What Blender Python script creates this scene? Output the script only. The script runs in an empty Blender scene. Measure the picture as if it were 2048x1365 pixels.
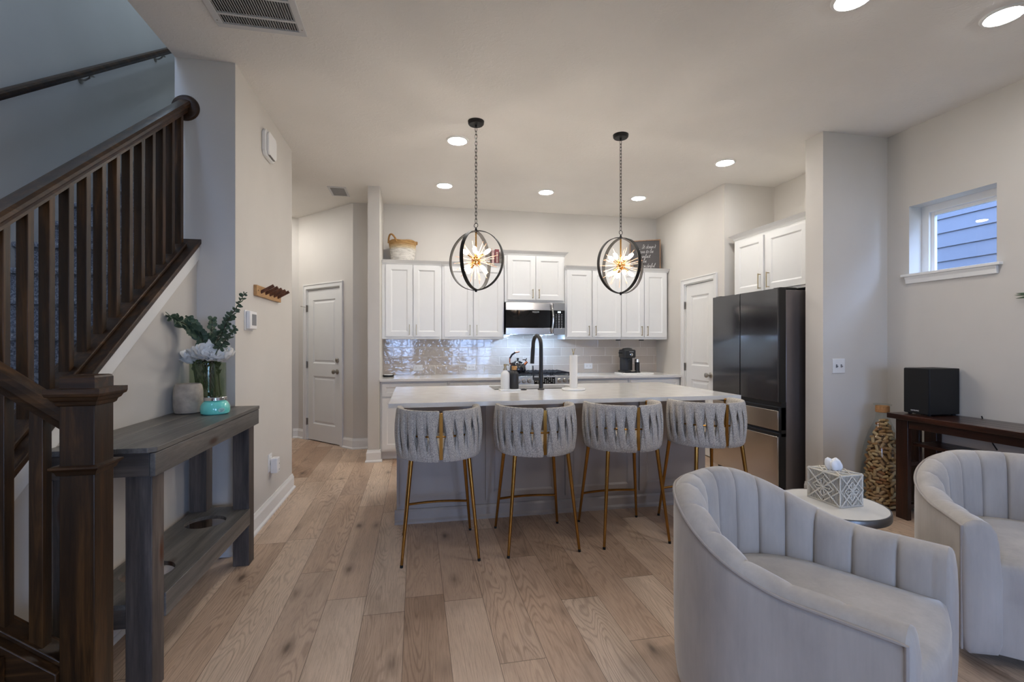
import bpy, math, random
from math import sin, cos, pi, radians, sqrt, atan2
from mathutils import Vector, Matrix, noise

scene = bpy.context.scene
COL = scene.collection
RND = random.Random(7)

# ------------------------------------------------------------------ camera
CAM_H, YAW = 1.3126, 0.1994
cam_data = bpy.data.cameras.new('camera')
cam_data.sensor_width = 36.0
cam_data.lens = 953.7 / 2048 * 36.0
cam_data.shift_y = (686.6 - 682.5) / 2048
cam_data.clip_start = 0.02
cam = bpy.data.objects.new('camera', cam_data)
cam.location = (0, 0, CAM_H)
cam.rotation_euler = (pi / 2, 0, -YAW)
COL.objects.link(cam)
scene.camera = cam

# ------------------------------------------------------------------ world, exposure
world = bpy.data.worlds.new('dusk_sky')
world.use_nodes = True
scene.world = world
bg = world.node_tree.nodes['Background']
bg.inputs['Color'].default_value = (0.42, 0.60, 1.0, 1)
bg.inputs['Strength'].default_value = 12.0
scene.view_settings.view_transform = 'Standard'
scene.view_settings.look = 'None'
scene.view_settings.gamma = 1.0
scene.view_settings.use_curve_mapping = False
scene.view_settings.exposure = 0.53
LAMP = 112.0      # recessed lens emission
BULB = 88.0      # pendant bulb emission
scene.cycles.use_denoising = True
scene.cycles.max_bounces = 10
scene.cycles.diffuse_bounces = 5
scene.cycles.glossy_bounces = 5
scene.cycles.transparent_max_bounces = 16
scene.cycles.caustics_reflective = False
scene.cycles.caustics_refractive = False
scene.cycles.sample_clamp_indirect = 6.0

def portal(name, loc, rot, sx, sy):
    """sampling portal: marks a modelled window opening for the sky light, gives off no light itself"""
    L = bpy.data.lights.new(name, 'AREA')
    L.shape = 'RECTANGLE'; L.size = sx; L.size_y = sy
    L.cycles.is_portal = True
    o = bpy.data.objects.new(name, L)
    o.location = loc; o.rotation_euler = rot
    COL.objects.link(o)

portal('patio_door_portal', (1.85, -3.46, 1.05), (radians(90), 0, 0), 1.5, 2.05)
portal('rear_window_portal', (-0.45, -3.46, 1.5), (radians(90), 0, 0), 0.9, 1.4)
portal('added_window_portal', (-2.41, -1.6, 1.6), (0, radians(-90), 0), 1.0, 0.7)
portal('kitchen_window_portal', (4.13, 2.843, 2.11), (0, radians(90), 0), 0.60, 0.58)
portal('upstairs_window_portal', (-1.95, 0.54, 4.6), (radians(90), 0, 0), 0.8, 1.5)

# ------------------------------------------------------------------ colour and material helpers
def lin(c):
    c = c / 255.0
    return c / 12.92 if c <= 0.04045 else ((c + 0.055) / 1.055) ** 2.4

def rgb(r, g, b):
    return (lin(r), lin(g), lin(b), 1.0)

MATS = {}

class NT:
    """small node-tree helper around one material"""
    def __init__(self, name):
        m = bpy.data.materials.new(name)
        m.use_nodes = True
        self.m = m; self.t = m.node_tree; self.n = self.t.nodes
        self.p = self.n['Principled BSDF']
        self.out = self.n['Material Output']
        MATS[name] = m
    def new(self, typ, **kw):
        nd = self.n.new(typ)
        for k, v in kw.items():
            if k in nd.inputs.keys():
                nd.inputs[k].default_value = v
            else:
                setattr(nd, k, v)
        return nd
    def link(self, a, b):
        self.t.links.new(a, b)
    def setp(self, **kw):
        al = dict(rough='Roughness', metal='Metallic', spec='Specular IOR Level', coat='Coat Weight', coatr='Coat Roughness',
                  sheen='Sheen Weight', sheenr='Sheen Roughness', col='Base Color', ior='IOR', trans='Transmission Weight',
                  sss='Subsurface Weight', emis='Emission Strength', emc='Emission Color')
        for k, v in kw.items():
            self.p.inputs[al[k]].default_value = v
    def coord(self, scale=(1, 1, 1), rot=(0, 0, 0), loc=(0, 0, 0), kind='Object'):
        tc = self.new('ShaderNodeTexCoord')
        mp = self.new('ShaderNodeMapping')
        mp.inputs['Scale'].default_value = scale
        mp.inputs['Rotation'].default_value = rot
        mp.inputs['Location'].default_value = loc
        self.link(tc.outputs[kind], mp.inputs['Vector'])
        return mp.outputs['Vector']
    def noise(self, vec, scale, detail=4, rough=0.55, dist=0.0):
        nd = self.new('ShaderNodeTexNoise')
        nd.inputs['Scale'].default_value = scale
        nd.inputs['Detail'].default_value = detail
        nd.inputs['Roughness'].default_value = rough
        nd.inputs['Distortion'].default_value = dist
        if vec is not None: self.link(vec, nd.inputs['Vector'])
        return nd.outputs['Fac']
    def ramp(self, fac, stops):
        r = self.new('ShaderNodeValToRGB')
        el = r.color_ramp.elements
        while len(el) < len(stops): el.new(0.5)
        for e, (p, c) in zip(el, stops):
            e.position = p; e.color = c
        self.link(fac, r.inputs['Fac'])
        return r.outputs['Color']
    def mix(self, fac, a, b, mode='MIX'):
        mx = self.new('ShaderNodeMix', data_type='RGBA', blend_type=mode)
        for sock, v in ((mx.inputs[0], fac), (mx.inputs[6], a), (mx.inputs[7], b)):
            if hasattr(v, 'links'): self.link(v, sock)
            else: sock.default_value = v
        return mx.outputs[2]
    def bump(self, fac, strength=0.2, dist=0.01, prev=None):
        b = self.new('ShaderNodeBump')
        b.inputs['Strength'].default_value = strength
        b.inputs['Distance'].default_value = dist
        self.link(fac, b.inputs['Height'])
        if prev is not None: self.link(prev, b.inputs['Normal'])
        self.link(b.outputs['Normal'], self.p.inputs['Normal'])
        return b.outputs['Normal']
    def colour(self, sock):
        self.link(sock, self.p.inputs['Base Color'])

def flat(name, col, rough=0.5, metal=0.0, var=0.04, vscale=6.0, bumps=None, **kw):
    """principled material with a slight procedural colour variation"""
    t = NT(name)
    t.setp(rough=rough, metal=metal, **kw)
    v = t.coord()
    f = t.noise(v, vscale, 3)
    a = tuple(max(0, c * (1 - var)) for c in col[:3]) + (1,)
    b = tuple(min(1, c * (1 + var)) for c in col[:3]) + (1,)
    t.colour(t.ramp(f, [(0.3, a), (0.7, b)]))
    if bumps:
        t.bump(t.noise(v, bumps[0], 5), bumps[1], bumps[2])
    return t.m

def wood(name, dark, mid, light, axis='Z', rough=0.45, freq=26, stretch=14, bump=0.15, knots=False, coat=0.0):
    t = NT(name)
    t.setp(rough=rough, coat=coat, coatr=0.25, spec=0.3)
    sc = {'X': (1, stretch, stretch), 'Y': (stretch, 1, stretch), 'Z': (stretch, stretch, 1)}[axis]
    v = t.coord(scale=tuple(c * 0.35 for c in sc))
    n1 = t.noise(v, freq / 6, 6, 0.65, 0.6)
    n2 = t.noise(v, freq * 1.6, 4, 0.6)
    c = t.ramp(n1, [(0.25, dark), (0.5, mid), (0.78, light)])
    c2 = t.ramp(n2, [(0.35, (0.55, 0.55, 0.55, 1)), (0.6, (1, 1, 1, 1))])
    c = t.mix(0.55, c, c2, 'MULTIPLY')
    if knots:
        vo = t.new('ShaderNodeTexVoronoi')
        ks = {'X': (2.2, 7, 7), 'Y': (7, 2.2, 7), 'Z': (7, 7, 2.2)}[axis]
        t.link(t.coord(scale=ks), vo.inputs['Vector'])
        vo.inputs['Scale'].default_value = 1.0
        k = t.ramp(vo.outputs['Distance'], [(0.06, (1, 1, 1, 1)), (0.16, (0, 0, 0, 1))])
        c = t.mix(k, c, knots)
    t.colour(c)
    t.bump(n2, bump, 0.002)
    return t.m

# ---- paints
t = NT('wall_paint'); t.setp(rough=0.85, spec=0.25)
t.colour(t.ramp(t.noise(t.coord(), 1.5, 3), [(0.3, rgb(206, 201, 194)), (0.7, rgb(211, 206, 199))]))
t.bump(t.noise(t.coord(), 140, 3), 0.06, 0.003)
t = NT('ceiling_paint'); t.setp(rough=0.9, spec=0.2)
t.colour(t.ramp(t.noise(t.coord(), 2, 3), [(0.3, rgb(228, 224, 219)), (0.7, rgb(232, 228, 223))]))
cv = t.coord()
cb = t.ramp(t.noise(cv, 26, 5, 0.6, 1.2), [(0.5, (0, 0, 0, 1)), (0.62, (1, 1, 1, 1))])
t.bump(cb, 0.22, 0.004)
flat('trim_white', rgb(232, 231, 228), 0.42, var=0.01)
flat('cabinet_white', rgb(231, 230, 227), 0.38, var=0.01)
flat('door_white', rgb(226, 225, 222), 0.45, var=0.01)
flat('island_paint', rgb(164, 153, 144), 0.42, var=0.02)
flat('plastic_white', rgb(232, 231, 230), 0.4, var=0.01)
flat('plastic_grey', rgb(120, 122, 126), 0.35, var=0.02)
flat('dark_slot', rgb(14, 14, 16), 0.7)
flat('vent_white', rgb(205, 204, 204), 0.5, var=0.02)

# ---- floor planks
def make_floor():
    t = NT('floor_planks'); t.setp(rough=0.42, spec=0.4)
    W = 0.1955
    tc = t.new('ShaderNodeTexCoord')
    sep = t.new('ShaderNodeSeparateXYZ'); t.link(tc.outputs['Object'], sep.inputs[0])
    def M(op, a, b=None, c=None):
        m = t.new('ShaderNodeMath', operation=op)
        for i, v in enumerate((a, b, c)):
            if v is None: continue
            if hasattr(v, 'links'): t.link(v, m.inputs[i])
            else: m.inputs[i].default_value = v
        return m.outputs[0]
    px = M('DIVIDE', M('ADD', sep.outputs[0], 0.053 + W * 40), W)
    col = M('FLOOR', px); fx = M('FRACT', px)
    wn = t.new('ShaderNodeTexWhiteNoise', noise_dimensions='1D'); t.link(col, wn.inputs['W'])
    py = M('DIVIDE', M('ADD', M('ADD', sep.outputs[1], 20.0), M('MULTIPLY', wn.outputs['Value'], 1.42)), 1.42)
    row = M('FLOOR', py); fy = M('FRACT', py)
    cmb = t.new('ShaderNodeCombineXYZ'); t.link(col, cmb.inputs[0]); t.link(row, cmb.inputs[1])
    wp = t.new('ShaderNodeTexWhiteNoise', noise_dimensions='3D'); t.link(cmb.outputs[0], wp.inputs['Vector'])
    pid = wp.outputs['Value']
    # grain vector, shifted for every plank
    off = t.new('ShaderNodeVectorMath', operation='SCALE'); t.link(wp.outputs['Color'], off.inputs[0]); off.inputs['Scale'].default_value = 17.0
    add = t.new('ShaderNodeVectorMath', operation='ADD'); t.link(tc.outputs['Object'], add.inputs[0]); t.link(off.outputs[0], add.inputs[1])
    def mapped(sx, sy):
        mp = t.new('ShaderNodeMapping'); mp.inputs['Scale'].default_value = (sx, sy, 1); t.link(add.outputs[0], mp.inputs['Vector'])
        return mp.outputs[0]
    blot = t.noise(mapped(5, 0.9), 1.0, 5, 0.62, 0.4)
    fld = t.noise(mapped(6.5, 0.85), 1.0, 2, 0.45, 0.25)            # growth-ring field; its contour lines give the cathedral figure
    wob = t.noise(mapped(40, 5), 1.0, 2, 0.5)
    ring = M('MULTIPLY_ADD', M('SINE', M('MULTIPLY', M('ADD', fld, M('MULTIPLY', wob, 0.018)), 175.0)), 0.5, 0.5)
    ringm = t.noise(mapped(4, 0.6), 1.0, 2, 0.5)
    fine = t.noise(mapped(260, 7), 1.0, 4, 0.68)
    pore = t.noise(mapped(420, 16), 1.0, 2, 0.6)
    base = t.ramp(pid, [(0.0, rgb(174, 145, 122)), (0.3, rgb(198, 171, 148)), (0.6, rgb(212, 189, 167)), (0.8, rgb(190, 165, 144)), (1.0, rgb(182, 149, 123))])
    c = t.mix(0.75, base, t.ramp(blot, [(0.3, (0.66, 0.63, 0.61, 1)), (0.52, (0.97, 0.97, 0.97, 1)), (0.75, (1.08, 1.06, 1.04, 1))]), 'MULTIPLY')
    rmask = M('MULTIPLY', t.ramp(ringm, [(0.38, (0.15, 0.15, 0.15, 1)), (0.6, (1, 1, 1, 1))]), 0.62)
    c = t.mix(rmask, c, t.ramp(ring, [(0.0, (1.06, 1.06, 1.05, 1)), (0.62, (1.0, 1.0, 1.0, 1)), (1.0, (0.62, 0.58, 0.55, 1))]), 'MULTIPLY')
    c = t.mix(0.7, c, t.ramp(fine, [(0.32, (0.66, 0.64, 0.62, 1)), (0.5, (0.98, 0.98, 0.98, 1)), (0.7, (1.10, 1.10, 1.10, 1))]), 'MULTIPLY')
    c = t.mix(0.5, c, t.ramp(pore, [(0.30, (0.62, 0.58, 0.55, 1)), (0.40, (1, 1, 1, 1))]), 'MULTIPLY')
    # knots
    vo = t.new('ShaderNodeTexVoronoi'); vo.inputs['Scale'].default_value = 1.0; t.link(mapped(5.0, 2.0), vo.inputs['Vector'])
    ds = M('ADD', vo.outputs['Distance'], M('MULTIPLY', M('SUBTRACT', wob, 0.5), 0.10))
    c = t.mix(t.ramp(ds, [(0.03, (0.85, 0.85, 0.85, 1)), (0.10, (0.3, 0.3, 0.3, 1)), (0.22, (0, 0, 0, 1))]), c, rgb(84, 66, 54))
    # seams
    def edge(fr, w):
        a = M('MINIMUM', fr, M('SUBTRACT', 1.0, fr))
        return M('LESS_THAN', a, w)
    seam = M('MAXIMUM', edge(fx, 0.0065), edge(fy, 0.0012))
    c = t.mix(M('MULTIPLY', seam, 0.72), c, rgb(70, 56, 46))
    t.colour(c)
    h = M('SUBTRACT', M('MULTIPLY', fine, 0.35), seam)
    t.bump(h, 0.18, 0.003)
    t.link(t.ramp(fine, [(0.3, (0.40, 0.40, 0.40, 1)), (0.7, (0.52, 0.52, 0.52, 1))]), t.p.inputs['Roughness'])
make_floor()

# ---- glossy backsplash tile (x along wall, z up)
def make_tile():
    t = NT('backsplash_tile'); t.setp(rough=0.06, spec=0.6, coat=0.5, coatr=0.04)
    tc = t.new('ShaderNodeTexCoord')
    sep = t.new('ShaderNodeSeparateXYZ'); t.link(tc.outputs['Object'], sep.inputs[0])
    def M(op, a, b=None, c=None):
        m = t.new('ShaderNodeMath', operation=op)
        for i, v in enumerate((a, b, c)):
            if v is None: continue
            if hasattr(v, 'links'): t.link(v, m.inputs[i])
            else: m.inputs[i].default_value = v
        return m.outputs[0]
    W, H = 0.311, 0.1135
    pz = M('DIVIDE', M('ADD', sep.outputs[2], H * 10), H)
    row = M('FLOOR', pz); fz = M('FRACT', pz)
    px = M('DIVIDE', M('ADD', M('ADD', sep.outputs[0], W * 20 - 0.637), M('MULTIPLY', M('SUBTRACT', row, 10), W / 3)), W)
    colm = M('FLOOR', px); fx = M('FRACT', px)
    ex = M('MULTIPLY', M('MINIMUM', fx, M('SUBTRACT', 1.0, fx)), W)
    ez = M('MULTIPLY', M('MINIMUM', fz, M('SUBTRACT', 1.0, fz)), H)
    e = M('MINIMUM', ex, ez)
    mort = M('LESS_THAN', e, 0.0016)
    cmb = t.new('ShaderNodeCombineXYZ'); t.link(colm, cmb.inputs[0]); t.link(row, cmb.inputs[1])
    wn = t.new('ShaderNodeTexWhiteNoise', noise_dimensions='3D'); t.link(cmb.outputs[0], wn.inputs['Vector'])
    c = t.ramp(wn.outputs['Value'], [(0.0, rgb(188, 174, 160)), (1.0, rgb(202, 190, 176))])
    w = t.noise(t.coord(), 5, 3)
    c = t.mix(0.35, c, t.ramp(w, [(0.3, (0.86, 0.86, 0.86, 1)), (0.7, (1.06, 1.06, 1.06, 1))]), 'MULTIPLY')
    t.colour(t.mix(mort, c, rgb(226, 220, 210)))
    edge = t.new('ShaderNodeMapRange'); t.link(e, edge.inputs['Value']); edge.inputs['From Max'].default_value = 0.006
    n = t.bump(t.noise(t.coord(scale=(0.8, 1, 1.3)), 19, 1.5, 0.4, 0.7), 0.16, 0.02)
    t.bump(edge.outputs[0], 0.6, 0.0025, n)
    t.link(t.ramp(mort, [(0.0, (0.06, 0.06, 0.06, 1)), (1.0, (0.7, 0.7, 0.7, 1))]), t.p.inputs['Roughness'])
make_tile()

# ---- quartz
t = NT('quartz'); t.setp(rough=0.10, spec=0.5)
v = t.coord()
c = t.ramp(t.noise(v, 9, 4), [(0.3, rgb(222, 218, 212)), (0.7, rgb(232, 229, 224))])
sp = t.ramp(t.noise(v, 170, 2), [(0.66, (0, 0, 0, 1)), (0.72, (0.5, 0.5, 0.5, 1))])
t.colour(t.mix(sp, c, rgb(176, 168, 160)))

# ---- metals
def brushed(name, col, rough, axis='X', amt=0.05):
    t = NT(name); t.setp(rough=rough, metal=1.0, col=col)
    s = {'X': (2, 160, 160), 'Y': (160, 2, 160), 'Z': (160, 160, 2)}[axis]
    t.bump(t.noise(t.coord(scale=s), 1.0, 3), amt, 0.002)
brushed('stainless', rgb(196, 194, 191), 0.24, 'X')
brushed('stainless_fridge', rgb(188, 178, 168), 0.24, 'Y', 0.04)
flat('fridge_black', rgb(40, 39, 43), 0.13, spec=0.7, coat=0.6, coatr=0.08, var=0.03)
flat('fridge_side', rgb(128, 121, 121), 0.34, metal=0.7, var=0.03)
flat('black_trim', rgb(12, 12, 15), 0.3)
flat('matte_black', rgb(22, 22, 24), 0.45)
flat('bronze_black', rgb(30, 28, 27), 0.5, metal=0.5)
flat('nickel', rgb(168, 162, 154), 0.28, metal=1.0)
flat('champagne', rgb(178, 162, 130), 0.3, metal=1.0)
flat('gold', rgb(166, 122, 62), 0.2, metal=1.0, var=0.06)
flat('gold_bright', rgb(205, 150, 80), 0.25, metal=1.0)
flat('rose_rod', rgb(206, 158, 128), 0.4, metal=0.2)
flat('chrome', rgb(214, 214, 216), 0.1, metal=1.0)
flat('black_glass', rgb(8, 8, 9), 0.04, spec=0.8)
flat('door_mesh', rgb(20, 20, 21), 0.06, spec=0.7)
flat('cast_iron', rgb(16, 17, 24), 0.45)
flat('black_rubber', rgb(10, 10, 10), 0.8)

# ---- woods
wood('dark_wood', rgb(22, 13, 5), rgb(50, 32, 14), rgb(100, 66, 32), 'Z', 0.42, coat=0.08)
wood('dark_wood_y', rgb(26, 16, 9), rgb(56, 37, 22), rgb(102, 72, 44), 'Y', 0.42, coat=0.08)
wood('dark_wood_x', rgb(26, 15, 7), rgb(56, 36, 18), rgb(104, 70, 38), 'X', 0.42, coat=0.08)
wood('grey_wood_y', rgb(62, 61, 60), rgb(102, 99, 95), rgb(134, 127, 119), 'Y', 0.36, knots=rgb(62, 40, 28), freq=14)
wood('grey_wood_z', rgb(46, 42, 41), rgb(88, 81, 77), rgb(124, 112, 102), 'Z', 0.5, knots=rgb(84, 50, 32), freq=14)
wood('red_wood_y', rgb(20, 9, 6), rgb(46, 23, 14), rgb(82, 42, 26), 'Y', 0.3, coat=0.4)
wood('red_wood_z', rgb(20, 9, 5), rgb(46, 22, 12), rgb(82, 42, 24), 'Z', 0.34, coat=0.3)
wood('oak_peg', rgb(160, 118, 76), rgb(190, 148, 100), rgb(208, 168, 120), 'Y', 0.5)
wood('walnut_peg', rgb(74, 46, 34), rgb(104, 68, 52), rgb(130, 90, 68), 'Z', 0.5)
wood('frame_wood', rgb(112, 78, 52), rgb(150, 112, 82), rgb(178, 140, 106), 'Z', 0.5)

# ---- fabrics
t = NT('carpet'); t.setp(rough=1.0, spec=0.05, sheen=0.3)
v = t.coord()
n = t.noise(v, 110, 4, 0.7)
t.colour(t.ramp(n, [(0.36, rgb(62, 64, 72)), (0.5, rgb(122, 124, 132)), (0.64, rgb(186, 186, 192))]))
t.bump(n, 1.0, 0.02)
t = NT('boucle'); t.setp(rough=1.0, spec=0.05, sheen=0.25)
v = t.coord()
n = t.noise(v, 300, 4, 0.7)
t.colour(t.ramp(n, [(0.36, rgb(104, 101, 99)), (0.5, rgb(202, 193, 182)), (0.62, rgb(238, 230, 219))]))
t.bump(n, 0.8, 0.007)
t = NT('velvet'); t.setp(rough=0.85, spec=0.15, sheen=0.55, sheenr=0.4)
n = t.noise(t.coord(scale=(1, 1, 0.35)), 8, 5, 0.6, 0.2)
n2 = t.noise(t.coord(scale=(60, 60, 4)), 1.0, 3, 0.6)
c = t.ramp(n, [(0.3, rgb(166, 159, 153)), (0.55, rgb(178, 171, 164)), (0.8, rgb(188, 181, 174))])
t.colour(t.mix(0.35, c, t.ramp(n2, [(0.3, (0.84, 0.84, 0.84, 1)), (0.7, (1.04, 1.04, 1.04, 1))]), 'MULTIPLY'))
t.bump(t.noise(t.coord(scale=(1, 1, 0.4)), 16, 4, 0.6, 0.3), 0.08, 0.01)
flat('velvet_piping', rgb(160, 152, 146), 0.8, var=0.05, vscale=40)
flat('macrame', rgb(214, 207, 194), 0.95, var=0.10, vscale=120, bumps=(300, 0.6, 0.004))
flat('macrame_gap', rgb(92, 84, 74), 0.95, var=0.2, vscale=90)
flat('tissue', rgb(240, 241, 244), 0.9, var=0.01)
flat('paper', rgb(232, 228, 222), 0.95, var=0.02, bumps=(180, 0.2, 0.003))
t = NT('basket'); t.setp(rough=0.95, spec=0.1)
tc = t.coord()
sx = t.new('ShaderNodeSeparateXYZ'); t.link(tc, sx.inputs[0])
mr = t.new('ShaderNodeMapRange'); t.link(sx.outputs[2], mr.inputs['Value'])
mr.inputs['From Min'].default_value = 0.0; mr.inputs['From Max'].default_value = 0.27
st = t.noise(t.coord(scale=(14, 14, 110)), 1.0, 4, 0.7)
grad = t.ramp(mr.outputs[0], [(0.52, rgb(226, 221, 212)), (0.62, rgb(206, 186, 152)), (0.78, rgb(178, 140, 92))])
t.colour(t.mix(0.8, grad, t.ramp(st, [(0.3, (0.42, 0.40, 0.38, 1)), (0.55, (1, 1, 1, 1))]), 'MULTIPLY'))
t.bump(st, 0.9, 0.01)
wood('seagrass', rgb(130, 94, 54), rgb(170, 128, 80), rgb(200, 160, 110), 'X', 0.9)

# ---- misc
flat('stone_pot', rgb(166, 156, 144), 0.9, var=0.24, vscale=18, bumps=(40, 0.3, 0.004))
flat('turquoise', rgb(112, 214, 200), 0.12, var=0.03, coat=0.6)
flat('jar_label', rgb(170, 214, 206), 0.3, var=0.02)
flat('label_ink', rgb(96, 150, 146), 0.4)
flat('petal', rgb(250, 247, 242), 0.8, var=0.03, sss=0.0)
flat('leaf', rgb(82, 100, 78), 0.55, var=0.3, vscale=20)
flat('stem_green', rgb(70, 82, 44), 0.6, var=0.25, vscale=30)
flat('stem_brown', rgb(66, 52, 40), 0.7, var=0.2, vscale=30)
flat('marble_top', rgb(224, 221, 216), 0.18, var=0.03)
flat('pewter', rgb(116, 114, 112), 0.34, metal=0.9)
flat('soap_white', rgb(228, 227, 224), 0.45, var=0.01)
flat('soap_black', rgb(34, 34, 36), 0.5, var=0.03)
flat('wood_cap', rgb(188, 140, 82), 0.4)
flat('marble_white', rgb(236, 234, 230), 0.2, var=0.03, vscale=30)
flat('navy_enamel', rgb(20, 22, 34), 0.08, coat=0.6)
flat('copper', rgb(196, 120, 84), 0.25, metal=1.0)
flat('sign_board', rgb(60, 55, 54), 0.55, var=0.25, vscale=7)
flat('sign_ink', rgb(228, 226, 222), 0.7)
flat('book_maroon', rgb(120, 56, 62), 0.6, var=0.1, vscale=30)
flat('book_pink', rgb(176, 138, 136), 0.6, var=0.1, vscale=30)
flat('book_brown', rgb(92, 70, 58), 0.6, var=0.1, vscale=30)
flat('book_dark', rgb(54, 48, 48), 0.6, var=0.1, vscale=30)
flat('page', rgb(222, 214, 198), 0.8)
flat('fabric_black', rgb(8, 8, 10), 0.85, bumps=(300, 0.3, 0.002))
flat('siding', rgb(70, 73, 82), 0.75, var=0.05, vscale=3)
flat('lawn', rgb(96, 108, 84), 0.95, var=0.2, vscale=3)
flat('speaker_black', rgb(8, 8, 10), 0.6)
flat('cable', rgb(16, 16, 18), 0.6)
t = NT('cork'); t.setp(rough=0.9, spec=0.1)
oi = t.new('ShaderNodeObjectInfo')
cc = t.ramp(oi.outputs['Random'], [(0.0, rgb(156, 112, 72)), (0.4, rgb(190, 156, 112)), (0.7, rgb(206, 180, 140)), (1.0, rgb(146, 92, 56))])
t.colour(t.mix(0.5, cc, t.ramp(t.noise(t.coord(), 160, 3), [(0.35, (0.6, 0.55, 0.5, 1)), (0.6, (1, 1, 1, 1))]), 'MULTIPLY'))
flat('cork_core', rgb(120, 88, 58), 0.9, var=0.5, vscale=40, bumps=(45, 1.0, 0.02))
flat('cork_band', rgb(172, 124, 78), 0.9, var=0.2, vscale=80)

def thin_glass(name, tint=(1, 1, 1, 1), fres=1.45, base=0.0):
    t = NT(name)
    t.n.remove(t.p)
    tr = t.new('ShaderNodeBsdfTransparent'); tr.inputs['Color'].default_value = tint
    gl = t.new('ShaderNodeBsdfGlossy'); gl.inputs['Roughness'].default_value = 0.01
    lw = t.new('ShaderNodeLayerWeight'); lw.inputs['Blend'].default_value = 0.5
    pw = t.new('ShaderNodeMath', operation='POWER'); pw.inputs[1].default_value = 4.5
    t.link(lw.outputs['Facing'], pw.inputs[0])
    ad = t.new('ShaderNodeMath', operation='MULTIPLY_ADD'); ad.inputs[1].default_value = 0.55; ad.inputs[2].default_value = 0.055 + base
    t.link(pw.outputs[0], ad.inputs[0])
    mx = t.new('ShaderNodeMixShader')
    t.link(ad.outputs[0], mx.inputs[0]); t.link(tr.outputs[0], mx.inputs[1]); t.link(gl.outputs[0], mx.inputs[2])
    t.link(mx.outputs[0], t.out.inputs['Surface'])
thin_glass('window_glass', (0.96, 0.98, 1, 1), 1.5)
thin_glass('jar_glass', (0.93, 0.96, 0.95, 1), 1.4)
thin_glass('vase_glass', (0.87, 0.92, 0.84, 1), 1.4)

def emit(name, col, strength):
    t = NT(name)
    t.n.remove(t.p)
    e = t.new('ShaderNodeEmission'); e.inputs['Color'].default_value = col; e.inputs['Strength'].default_value = strength
    t.link(e.outputs[0], t.out.inputs['Surface'])
emit('lamp_lens', (1.0, 0.98, 0.945, 1), LAMP)
emit('lamp_lens_cool', (0.58, 0.78, 1.0, 1), LAMP * 1.4)
emit('bulb_glow', (1.0, 0.90, 0.78, 1), BULB)
emit('display_glow', (0.8, 0.95, 1.0, 1), 1.6)
emit('hood_lamp', (0.45, 0.66, 1.0, 1), 210.0)

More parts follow.
